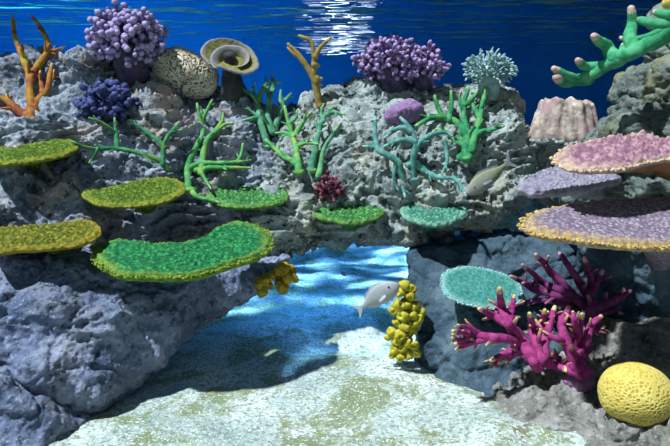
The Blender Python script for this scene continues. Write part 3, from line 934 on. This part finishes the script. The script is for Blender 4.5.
branching('branching_coral', 'dark plum branching coral in the shade behind the magenta one', [
    ([(590, 322), (590, 308), (584, 290), (570, 268), (560, 253)], 1.2), ([(590, 300), (592, 280), (584, 258)], 1.0), ([(592, 292), (598, 280), (603, 270)], 0.9), ([(586, 305), (570, 292), (551, 273), (536, 254)], 1.1),
    ([(580, 300), (562, 291), (544, 282), (522, 265)], 1.0), ([(576, 303), (556, 295), (536, 290), (511, 276)], 1.0), ([(594, 312), (606, 304), (616, 300), (630, 291)], 1.05), ([(600, 314), (612, 312), (622, 314)], 0.8),
    ([(578, 308), (556, 303), (538, 300), (520, 303)], 0.9), ([(552, 274), (546, 264), (548, 256)], 0.7), ([(611, 302), (620, 296), (624, 289)], 0.7), ([(545, 292), (532, 284), (523, 283)], 0.7)],
    m_pp, nd_, 5.2, 2.2, m_pkt, 5, seed=44, base_r=0.05, knob=0.16, freq=50, nubs=3)

# ------------------------------------------------------------------ knobby bush corals
def bush(name, label, c, rx, ry, Y, mat, n=34, knobs=5, kr=0.014, stem=0.006, up=0.25, seed=0, slim=1.0, group=None, foot=None, rz=1.0, low=0.8, bm=None):
    """a domed colony: many forked branches from one core, each ending in round knobs"""
    r_ = np.random.default_rng(seed)
    cen = P(c[0], c[1], Y)
    s = Y / F
    R = np.array([rx * s, rz * 0.75 * rx * s, ry * s])
    core = cen - np.array([0, 0, 0.45 * R[2]])
    ft = np.array(foot) if foot is not None else cen - np.array([0, -0.02, R[2] * 1.1])
    root = empty(name, tuple(ft))
    tag(root, label, 'coral', group)
    sv, sf = sphere(18, 12)
    v = sv * R * 0.55 + core
    v = core + (v - core) * (1 + 0.3 * perlin(v * 16, seed))[:, None]
    mb = MB(); mb.add(v, sf)
    tv, tf = tube(catmull([core, (core + ft) / 2, ft], 4), np.linspace(R[0] * 0.5, R[0] * 0.55, 9), 12, 0.15, 18, seed)
    mb.add(tv, tf)
    mb.build('base', bm or m_dkb, root)
    ks, kf = sphere(9, 7)
    g = (1 + 5 ** 0.5) / 2
    for i in range(n):
        z = 1 - (1 + low) * (i + 0.5) / n
        a = 2 * PI * i / g + 0.3 * r_.normal()
        q = math.sqrt(max(0, 1 - z * z))
        d = np.array([q * math.cos(a), q * math.sin(a), z])
        if d[1] > 0.75:
            continue
        end = cen + d * R * (0.9 + 0.14 * r_.random())
        st = core + d * R * 0.3
        b = MB()
        tv, tf = tube(catmull([st, (st + end) / 2 + r_.normal(size=3) * 0.006, end], 4), np.linspace(stem * 1.4, stem, 9), 7, 0.1, 50, seed + i)
        b.add(tv, tf)
        kt = b
        for k in range(knobs):
            off = r_.normal(size=3) * kr * 1.3
            dd = d * 0.7 + off / (kr * 2.2)
            u, w, dd = basis(dd)
            p0 = st + (end - st) * (0.72 + 0.1 * r_.random())
            p1 = end + off + d * kr * 0.5
            tv, tf = tube(np.array([p0, (p0 + p1) / 2, p1]), np.array([stem, stem, stem * 1.1]), 6, 0.05, 50, seed + i)
            b.add(tv, tf)
            rr = kr * (0.7 + 0.45 * r_.random())
            vv = (ks[:, :1] * u + ks[:, 1:2] * w) * rr * 1.0 * slim + ks[:, 2:] * dd * rr * 1.1 + p1
            vv = p1 + (vv - p1) * (1 + 0.4 * perlin(vv * 60, seed + k))[:, None]
            kt.add(vv, kf, np.clip(0.5 + ks[:, 2], 0, 1))
        b.build('branch', mat, root)
    return root


m_lav = coral_mat('lavender_coral', (0.13, 0.09, 0.24), (0.24, 0.18, 0.36), 30, tone=(0.42, 0.34, 0.58))
m_lvd = coral_mat('violet_coral', (0.13, 0.07, 0.20), (0.24, 0.15, 0.32), 30, tone=(0.42, 0.30, 0.54))
m_dkb = coral_mat('dark_coral_base', (0.05, 0.04, 0.08), (0.11, 0.09, 0.15), 25)
m_ind = coral_mat('indigo_coral', (0.03, 0.035, 0.13), (0.10, 0.12, 0.30), 30)
m_mar = coral_mat('maroon_coral', (0.11, 0.03, 0.05), (0.22, 0.07, 0.10), 40)
m_tea = coral_mat('pale_teal_coral', (0.20, 0.34, 0.36), (0.40, 0.56, 0.56), 30)
bush('knob_coral', 'rounded lavender knob coral on the rock crest at top left', (127, 38), 30, 22, hitY(128, 74, 3.4) - 0.02, m_lav, 60, 6, 0.018, 0.009, seed=51, foot=P(133, 74, hitY(133, 76, 3.4) + 0.02))
bush('knob_coral', 'low dark indigo knob coral hugging the left rock under the lavender one', (109, 106), 22, 15, hitY(109, 108, 3.2) - 0.01, m_ind, 40, 6, 0.017, 0.007, seed=52, foot=P(109, 112, hitY(109, 112, 3.2) + 0.06))
bush('knob_coral', 'wide violet knob coral with drooping lobes on the crest of the arch rock', (390, 61), 29, 17, hitY(392, 86, 3.4), m_lvd, 56, 7, 0.015, 0.007, seed=53, slim=0.8, foot=P(392, 86, hitY(392, 88, 3.4) + 0.04))
bush('knob_coral', 'smaller violet knob coral joined to the right side of the wide one', (424, 65), 18, 13, hitY(422, 88, 3.4) - 0.03, m_lvd, 34, 7, 0.014, 0.007, seed=54, slim=0.8, foot=P(422, 86, hitY(422, 89, 3.4) + 0.04))
bush('bush_coral', 'fine-branched pale teal bush coral on the right end of the arch rock', (489, 69), 21, 14, hitY(489, 92, 3.4) - 0.02, m_tea, 60, 6, 0.010, 0.005, seed=55, slim=0.6, bm=m_tea, foot=P(489, 92, hitY(489, 94, 3.4) + 0.04))
bush('knob_coral', 'tiny maroon knob coral in the middle above a small green plate', (331, 188), 12, 9.5, hitY(331, 190, 3.1) - 0.03, m_mar, 26, 3, 0.012, 0.006, seed=56, foot=P(331, 194, hitY(331, 194, 3.1) + 0.05))


# ------------------------------------------------------------------ domed corals
def dome(name, label, c, rx, ry, ang, Y, mat, fn, nu=300, nv=200, rz=0.8, lump=0.06, seed=0, group=None):
    """rounded colony whose surface relief fn(p) gives height and pigment"""
    cen = P(c[0], c[1], Y)
    s = Y / F
    sv, sf = sphere(nu, nv)
    # poles point away from the viewer's side so that the relief is even across the front
    v = np.stack([sv[:, 0], sv[:, 2], sv[:, 1]], 1)
    v = v * (1 + lump * 2 * perlin(v * 1.6 + seed, seed))[:, None]
    v = v * np.array([rx * s, rz * rx * s, ry * s])
    a = math.radians(ang)
    v = np.stack([v[:, 0] * math.cos(a) - v[:, 2] * math.sin(a), v[:, 1], v[:, 0] * math.sin(a) + v[:, 2] * math.cos(a)], 1)
    nr = v / (np.linalg.norm(v, axis=1)[:, None] + 1e-9)
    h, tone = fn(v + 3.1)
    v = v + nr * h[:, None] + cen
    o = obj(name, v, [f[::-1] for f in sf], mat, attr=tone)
    tag(o, label, 'coral', group)
    return o


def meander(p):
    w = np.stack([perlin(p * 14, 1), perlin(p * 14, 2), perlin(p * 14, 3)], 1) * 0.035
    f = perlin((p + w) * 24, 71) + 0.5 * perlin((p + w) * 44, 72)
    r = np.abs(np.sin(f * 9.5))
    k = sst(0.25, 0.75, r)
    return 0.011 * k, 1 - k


def honey(p):
    a, b = voro(p * 78, 81)
    e = b - a
    k = 1 - sst(0.10, 0.5, e)
    return 0.003 * k + 0.004 * perlin(p * 9, 4), 1 - k


def grainy(p):
    a, b = voro(p * 60, 82)
    return 0.006 * fbm(p * 14, 3, 83) + 0.003 * (1 - sst(0.1, 0.6, a)), 0.6 * sst(0.2, 0.55, a)


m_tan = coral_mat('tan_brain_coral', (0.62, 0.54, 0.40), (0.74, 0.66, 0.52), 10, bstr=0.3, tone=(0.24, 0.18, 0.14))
m_yel = coral_mat('yellow_brain_coral', (0.60, 0.46, 0.10), (0.70, 0.56, 0.17), 12, bstr=0.3, tone=(0.42, 0.31, 0.06))
m_lll = coral_mat('lilac_lump', (0.28, 0.17, 0.34), (0.38, 0.26, 0.43), 22, bstr=0.6, tone=(0.20, 0.10, 0.24))
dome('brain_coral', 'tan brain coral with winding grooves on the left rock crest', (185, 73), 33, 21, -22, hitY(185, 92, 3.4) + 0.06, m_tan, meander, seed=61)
dome('brain_coral', 'yellow honeycomb-patterned brain coral in the bottom-right corner', (636, 394), 39, 33, -12, hitY(640, 420, 1.95) + 0.04, m_yel, honey, seed=62, lump=0.03)
dome('mound_coral', 'smooth lilac mound coral on the arch rock, behind teal branches', (404, 113), 19, 12.5, 16, hitY(404, 118, 3.2) + 0.0, m_lll, grainy, 150, 100, seed=63, lump=0.1)
dome('mound_coral', 'round plum-coloured knob at the foot of the magenta branching coral', (579, 381), 17, 11, -8, hitY(578, 388, 2.3) - 0.0, coral_mat('plum_knob', (0.24, 0.10, 0.22), (0.36, 0.20, 0.33), 20, tone=(0.24, 0.12, 0.22)), grainy, 120, 80, seed=64)

# flat-topped stump: fluted sides
def stump():
    cen = P(566, 122, 3.3)
    s = 3.3 / F
    root = empty('stump_coral', tuple(P(566, 140, 3.3)))
    tag(root, 'pinkish-cream flat-topped fluted stump coral between the arch and right rock', 'coral')
    M = 160
    th = np.arange(M) / M * 2 * PI
    rows = []
    for zz, sc_ in [(-20, 0.98), (-16, 1.06), (-10, 1.0), (-4, 0.93), (4, 0.85), (12, 0.78), (17, 0.75), (19.5, 0.71), (20, 0.6), (19, 0.4), (20, 0.2), (20, 0.02)]:
        p = np.stack([np.cos(th) * 33 * s * sc_, np.sin(th) * 24 * s * sc_, np.full(M, zz * s)], 1)
        rows.append(p)
    V = np.vstack(rows)
    side = np.repeat(np.array([1, 1, 1, 1, 1, 1, 1, 1, .5, .3, .2, 0]), M)
    ang = np.tile(th, 12)
    flute = perlin(np.stack([np.cos(ang) * 3.6, np.sin(ang) * 3.6, V[:, 2] * 3], 1), 5) + 0.5 * perlin(np.stack([np.cos(ang) * 8, np.sin(ang) * 8, V[:, 2] * 5], 1), 6)
    rad = 1 + 0.24 * flute * side
    V[:, 0] *= rad; V[:, 1] *= rad
    V[:, 2] += 0.06 * perlin(V * 17, 7) * (V[:, 2] > 0)
    V += cen
    Fc = [(k * M + j, k * M + (j + 1) % M, (k + 1) * M + (j + 1) % M, (k + 1) * M + j) for k in range(11) for j in range(M)]
    Fc.append(tuple(11 * M + j for j in range(M)))
    Fc.append(tuple(range(M))[::-1])
    obj('stump', V, Fc, coral_mat('cream_pink_stump', (0.28, 0.21, 0.19), (0.56, 0.47, 0.40), 22, bstr=1.0, bscale=45, c3=(0.42, 0.27, 0.29)), root)
    mb = MB()
    sv, sf = sphere(10, 7)
    for k in range(46):
        a = k / 46 * 2 * PI
        c = cen + np.array([math.cos(a) * 34 * s, math.sin(a) * 25 * s, (-18 + 3 * rng.normal()) * s])
        mb.add(sv * s * (2.4 + 1.5 * rng.random()) * np.array([1.2, 1, .8]) + c, sf)
    mb.build('crust', M_arch, root)


stump()

# folded cup coral at the top of the left rock
def cup():
    Y = 3.42
    cen = P(229, 55, Y)
    s = Y / F
    root = empty('cup_coral', tuple(P(232, 84, Y + 0.05)))
    tag(root, 'olive folded disc coral with a pale lilac edge, tilted toward the viewer on the crest', 'coral')
    m = coral_mat('olive_cup', (0.15, 0.15, 0.05), (0.28, 0.26, 0.08), 22, tone=(0.28, 0.25, 0.33))
    nrm = np.array([0.1, -0.80, 0.62]); nrm /= np.linalg.norm(nrm)
    outl = [(201, 54), (203, 46), (211, 40), (225, 38), (240, 42), (251, 49), (258, 60), (258, 68), (250, 73), (238, 73), (222, 68), (209, 64)]
    o3 = []
    for a, b in outl:
        d = ray(a, b)
        o3.append(CAM + d * (np.dot(cen - CAM, nrm) / np.dot(d, nrm)))
    V, Fc, A, rim = ring_mesh(cen, nrm, o3, 0.022, 0.05, 0.003, 60, nr=40, seed=77, rise=-0.05, drop=0.0)
    obj('disc', V, Fc, m, root, attr=A)
    # inner scroll: a curled wall rising from the middle of the disc
    u = np.array([1.0, 0, 0]); u -= nrm * np.dot(u, nrm); u /= np.linalg.norm(u)
    w = np.cross(nrm, u)
    rows = []
    n = 60
    ths = np.linspace(-0.35 * PI, 1.25 * PI, n)
    for h, fl in ((-0.05, 0.75), (-0.03, 0.9), (-0.01, 1.1), (0.004, 1.36), (0.010, 1.42), (0.008, 1.32), (-0.01, 1.02), (-0.03, 0.82), (-0.05, 0.66)):
        r = (8 + 6.5 * (ths - ths[0]) / (ths[-1] - ths[0])) * s * fl
        c0 = cen + u * 5 * s - w * 5 * s
        rows.append(c0 + u * (np.cos(ths) * r * 1.15)[:, None] + w * (np.sin(ths) * r)[:, None] + nrm * h)
    V = np.vstack(rows)
    V += 0.004 * np.stack([perlin(V * 25, 1), perlin(V * 25, 2), perlin(V * 25, 3)], 1)
    m_ = len(rows)
    Fc = [(k * n + j, k * n + j + 1, (k + 1) * n + j + 1, (k + 1) * n + j) for k in range(m_ - 1) for j in range(n - 1)]
    Fc.append(tuple(k * n for k in range(m_)))
    Fc.append(tuple(k * n + n - 1 for k in range(m_))[::-1])
    obj('scroll', V, Fc, m, root, attr=np.repeat([0, 0, .3, 1, 1, 1, .3, 0, 0], n))
    st = catmull([cen - nrm * 0.02, P(231, 74, Y + 0.08), P(234, 92, Y + 0.12)], 5)
    v, f = tube(st, np.linspace(0.035, 0.07, len(st)), 12, 0.2, 25, 3)
    obj('stalk', v, f, coral_mat('dark_stalk', (0.03, 0.03, 0.035), (0.07, 0.07, 0.07), 20), root)


cup()

# ------------------------------------------------------------------ sponges made of open tubes
def sponge(name, label, lobes, mat, mouth, seed=0):
    r_ = np.random.default_rng(seed)
    cs = [P(px, py, Y) for px, py, r, Y, d in lobes]
    root = empty(name, tuple(min(cs, key=lambda c: c[2])))
    tag(root, label, 'sponge')
    n = 16
    for (px, py, r, Y, d), c in zip(lobes, cs):
        s = Y / F * r
        u, w, d = basis(np.array(d) + r_.normal(size=3) * 0.15)
        th = np.arange(n) / n * 2 * PI
        rows = []
        for z, q in ((-1.25, 0.35), (-0.9, 0.72), (-0.3, 0.98), (0.3, 1.0), (0.72, 0.86), (0.95, 0.62), (1.0, 0.44), (0.86, 0.3), (0.7, 0.16)):
            rr = q * s * (1 + 0.10 * np.cos(3 * th + r_.random() * 6))
            rows.append(c + (np.cos(th) * rr)[:, None] * u + (np.sin(th) * rr)[:, None] * w + d * z * s)
        V = np.vstack(rows)
        V = c + (V - c) * (1 + 0.5 * perlin(V * 40, seed))[:, None]
        m_ = len(rows)
        Fc = [(k * n + j, k * n + (j + 1) % n, (k + 1) * n + (j + 1) % n, (k + 1) * n + j) for k in range(m_ - 1) for j in range(n)]
        Fc.append(tuple(range(n))[::-1])
        Fc.append(tuple((m_ - 1) * n + j for j in range(n)))
        obj('tube', V, Fc, mat, root)
    return root


m_sp = coral_mat('yellow_sponge', (0.36, 0.30, 0.02), (0.50, 0.44, 0.05), 24, bscale=90, bstr=0.4)
m_so = coral_mat('amber_sponge', (0.32, 0.20, 0.02), (0.48, 0.34, 0.04), 18, bscale=90, bstr=0.4, c3=(0.26, 0.28, 0.05))
L = []
r_ = np.random.default_rng(5)
for px, py, r in [(404, 286, 6), (411, 289, 5.5), (401, 293, 5), (410, 296, 6), (398, 305, 6.5), (406, 304, 6.5), (414, 306, 5.5), (394, 310, 5), (412, 314, 7), (404, 316, 6.5), (419, 318, 6), (421, 311, 4.5), (415, 323, 6), (405, 325, 7), (397, 322, 5), (413, 329, 5.5), (392, 333, 6), (400, 335, 6.5), (409, 333, 5), (388, 337, 4), (396, 341, 5), (408, 343, 6), (415, 346, 5), (402, 348, 6), (395, 350, 5.5), (409, 354, 6), (417, 353, 4.5), (400, 357, 5), (392, 355, 4)]:
    L.append((px, py, r, min(hitY(px + 6, py, 2.72), 2.74) - 0.05 - 0.02 * r_.random(), (-0.35 + 0.5 * r_.normal(), -0.9, 0.35 + 0.4 * r_.normal())))
sponge('tube_sponge', 'tall yellow lumpy sponge climbing the left side of the slate boulder', L, m_sp, None, 6)
L = []
for px, py, r in [(284, 268, 6.5), (291, 270, 5.5), (278, 271, 5), (288, 278, 6.5), (294, 278, 4.5), (280, 278, 5), (283, 287, 6), (279, 284, 4.5), (264, 280, 6), (270, 277, 5), (259, 284, 4.5), (262, 291, 6), (268, 285, 5)]:
    L.append((px, py, r, min(hitY(px - 6, py - 6, 2.86), 2.9) - 0.06, (0.3 + 0.5 * r_.normal(), -0.8, -0.1 + 0.5 * r_.normal())))
sponge('tube_sponge', 'small amber sponge hanging under the tip of the left boulder', L, m_so, None, 8)


# ------------------------------------------------------------------ fish
def fish(label, tail, snout, Y0, Y1, height, body, fin, eye_at, prof, fork=0.5, lean=1, tailh=0.5, belly=0.5):
    T = P(*tail, Y0); S = P(*snout, Y1)
    ax = S - T
    Ln = np.linalg.norm(ax); ax /= Ln
    side = np.array([0, -1.0, 0]); side -= ax * np.dot(side, ax); side /= np.linalg.norm(side)
    up = np.cross(ax, side)
    if up[2] < 0:
        up = -up
    root = empty('fish', tuple((T + S) / 2))
    tag(root, label, 'fish')
    n = 22
    th = np.arange(n) / n * 2 * PI
    H = height * (Y0 + Y1) / 2 / F * 0.5
    rows = []
    s_ = np.linspace(0, 1, 30)
    xs_ = [p[0] for p in prof]
    hi = np.interp(s_, xs_, [p[1] for p in prof]); lo = np.interp(s_, xs_, [p[2] for p in prof])
    ker = np.array([1, 2, 1]) / 4
    for a in (hi, lo):
        a[1:-1] = np.convolve(a, ker, 'same')[1:-1]
    for k, t in enumerate(s_):
        c = T + ax * (0.14 + 0.86 * t) * Ln
        hh, ll = hi[k] * H, lo[k] * H
        mid = (hh - ll) / 2; rad = (hh + ll) / 2
        wd_ = rad * 0.42 + 0.0015
        rows.append(c + up * mid + (np.cos(th) * wd_)[:, None] * side + (np.sin(th) * rad)[:, None] * up)
    V = np.vstack(rows)
    Fc = [(k * n + j, k * n + (j + 1) % n, (k + 1) * n + (j + 1) % n, (k + 1) * n + j) for k in range(29) for j in range(n)]
    Fc.append(tuple(range(n))[::-1]); Fc.append(tuple(29 * n + j for j in range(n)))
    obj('body', V, Fc, body, root)

    def fin_(name, poly, off=0.0, th_=0.0018, splay=0.0):
        q = np.array([T + ax * a * Ln + up * b * H + side * (off + splay * i) for i, (a, b) in enumerate(poly)])
        m = len(q)
        V = np.vstack([q + side * th_, q - side * th_])
        f = [tuple(range(m)), tuple(range(m, 2 * m))[::-1]] + [(i, i + m, (i + 1) % m + m, (i + 1) % m) for i in range(m)]
        obj(name, V, f, fin, root, smooth=False)
    fin_('tail_fin', [(0.17, 0.16), (0.10, 0.3), (0.0, tailh), (-0.03, tailh), (0.03 + 0.04 * fork, 0.0), (-0.03, -tailh), (0.0, -tailh), (0.10, -0.3), (0.17, -0.16)])
    xx = lambda t: (t - 0.14) / 0.86
    top = lambda t: float(np.interp(xx(t), s_, hi)); bot = lambda t: -float(np.interp(xx(t), s_, lo))
    fin_('dorsal_fin', [(0.28, top(.28) - .04), (0.27, top(.28) + .16), (0.36, top(.36) + .2), (0.5, top(.5) + .2), (0.62, top(.62) + .2), (0.72, top(.72) + .08), (0.76, top(.76) - .03), (0.5, top(.5) - .1)])
    fin_('anal_fin', [(0.26, bot(.26) + .04), (0.25, bot(.26) - .14), (0.36, bot(.36) - .2), (0.47, bot(.47) - .1), (0.5, bot(.5) + .05)])
    wmax = H * 0.42
    fin_('pectoral_fin', [(0.70, -0.12), (0.66, -0.02), (0.54, -0.18), (0.52, -0.34), (0.60, -0.36), (0.68, -0.24)], off=wmax * 0.95, splay=0.0012)
    fin_('pelvic_fin', [(0.66, bot(.66) + .06), (0.60, bot(.6) + .04), (0.54, bot(.56) - .22), (0.60, bot(.6) - .16)])
    sv, sf = sphere(14, 10)
    for sg in (1, -1):
        ce = T + ax * eye_at[0] * Ln + up * eye_at[1] * H + side * sg * wmax * eye_at[2]
        e = obj('eye', sv * np.array([1, 1, 1]) * H * 0.12 + ce, sf, m_iris, root)
        obj('pupil', sv * H * 0.085 + ce + side * sg * H * 0.055, sf, m_pup, e)
    return root


m_iris = coral_mat('fish_iris', (0.20, 0.18, 0.12), (0.28, 0.25, 0.16), 40, 0.3)
m_pup = coral_mat('fish_pupil', (0.01, 0.01, 0.012), (0.015, 0.015, 0.02), 40, 0.2)
m_wf = coral_mat('silver_fish', (0.30, 0.32, 0.35), (0.42, 0.43, 0.45), 8, 0.4, 0.1)
m_wfin = coral_mat('silver_fin', (0.48, 0.52, 0.60), (0.56, 0.60, 0.66), 30, 0.5, 0.1)
m_bf = coral_mat('olive_fish', (0.20, 0.21, 0.13), (0.30, 0.31, 0.21), 10, 0.45, 0.1, c3=(0.27, 0.27, 0.26))
m_bfin = coral_mat('grey_fin', (0.20, 0.21, 0.24), (0.30, 0.30, 0.33), 30, 0.5, 0.1)
pr = [(0, .16, .16), (.12, .3, .26), (.3, .74, .62), (.5, 1.0, .92), (.68, 1.02, .95), (.8, .86, .82), (.9, .6, .62), (.97, .32, .4), (1, .12, .2)]
fish('silvery white fish swimming up to the right in front of the blue gap', (356, 311), (398, 284), 2.55, 2.50, 23, m_wf, m_wfin, (0.84, 0.32, 0.66), pr, tailh=0.75)
pr2 = [(0, .2, .2), (.15, .3, .3), (.35, .72, .66), (.55, .98, .9), (.7, .98, .9), (.82, .8, .74), (.92, .52, .5), (1, .12, .14)]
fish('drab olive fish nosing down to the left against the arch rock', (512, 160), (467, 194), 2.78, 2.72, 19, m_bf, m_bfin, (0.84, 0.2, 0.7), pr2, tailh=0.95)
pr3 = [(0, .3, .3), (.4, .9, .9), (.7, 1, 1), (.9, .7, .7), (1, .3, .3)]
fish('tiny dark fish far off in the blue gap', (346, 276), (341, 272), 3.6, 3.6, 4, m_bfin, m_bfin, (0.84, 0.2, 0.7), pr3)

# ------------------------------------------------------------------ light
def light(name, kind, loc, energy, color, target=None, **kw):
    l = bpy.data.lights.new(name, kind)
    l.energy = energy
    l.color = color
    for k, v in kw.items():
        setattr(l, k, v)
    o = bpy.data.objects.new(name, l)
    C.objects.link(o)
    o.location = loc
    if target is not None:
        o.rotation_euler = (Vector(target) - Vector(loc)).to_track_quat('-Z', 'Y').to_euler()
    return o


light('key_lamp', 'SUN', (-2, -2, 4), 6.8, (0.93, 0.98, 1.0), (-2 + 0.42, -2 + 0.24, 4 - 0.88), angle=math.radians(2.0))
# unseen lights added behind the reef: back wall wash, far floor ripples, surface glint
light('added_wall_wash', 'AREA', (-3.6, 5.2, 0.75), 130, (0.04, 0.55, 1.0), (-3.0, 9.4, 1.3), size=0.5)  # hidden fill added to brighten the blue wall
for gx, ge_ in ((-0.26, 0.9), (0.04, 4.5), (0.32, 1.1)):
    light('added_glint_light', 'SPOT', (gx, 8.0, 1.37), ge_, (0.80, 0.92, 1.0), (gx * 0.6, 4.8, 1.88), spot_size=math.radians(60), spot_blend=0.5, shadow_soft_size=0.16)  # hidden spots added so the ripples mirror a glint
light('added_arch_fill', 'AREA', (-0.1, 3.65, 0.56), 7, (0.05, 0.32, 1.0), (-0.25, 3.2, 0.0), size=0.4)  # hidden fill added to turn the shaded floor under the arch blue
g = light('added_lagoon_light', 'SPOT', (0.1, 5.0, 1.5), 170, (1.0, 1.0, 1.0), (-0.1, 4.7, 0.0), spot_size=math.radians(125), spot_blend=0.5, shadow_soft_size=0.05)  # hidden spot added for the far floor; caustic ripples drawn into its colour
l = g.data
l.use_nodes = True
nt = l.node_tree
em = next(n for n in nt.nodes if n.type == 'EMISSION')
ge = nt.nodes.new('ShaderNodeNewGeometry')
mp = N(nt, 'ShaderNodeMapping')
mp.inputs['Scale'].default_value = (0.7, 1.8, 1.0)
nt.links.new(ge.outputs['Normal'], mp.inputs[0])
w = noise(nt, 5.0, 3, 0.6, vec=mp.outputs[0], dist=0.8)
st = ramp(nt, w, [(0.40, 0.2), (0.5, 0.6), (0.56, 2.2), (0.64, 8.0)])
nt.links.new(ramp(nt, w, [(0.48, (0.015, 0.23, 0.80)), (0.64, (0.30, 0.66, 1.0))]), em.inputs['Color'])
nt.links.new(st, em.inputs['Strength'])

wd = bpy.data.worlds.new('world')
bpy.context.scene.world = wd
wd.use_nodes = True
bg = wd.node_tree.nodes['Background']
bg.inputs[0].default_value = (0.10, 0.28, 0.75, 1)
bg.inputs[1].default_value = 0.15

sc = bpy.context.scene
sc.view_settings.view_transform = 'Standard'
sc.view_settings.look = 'None'
sc.view_settings.exposure = 0.0
sc.view_settings.gamma = 1.0
sc.view_settings.use_curve_mapping = False
sc.cycles.use_denoising = True
sc.cycles.max_bounces = 6
sc.cycles.transparent_max_bounces = 8
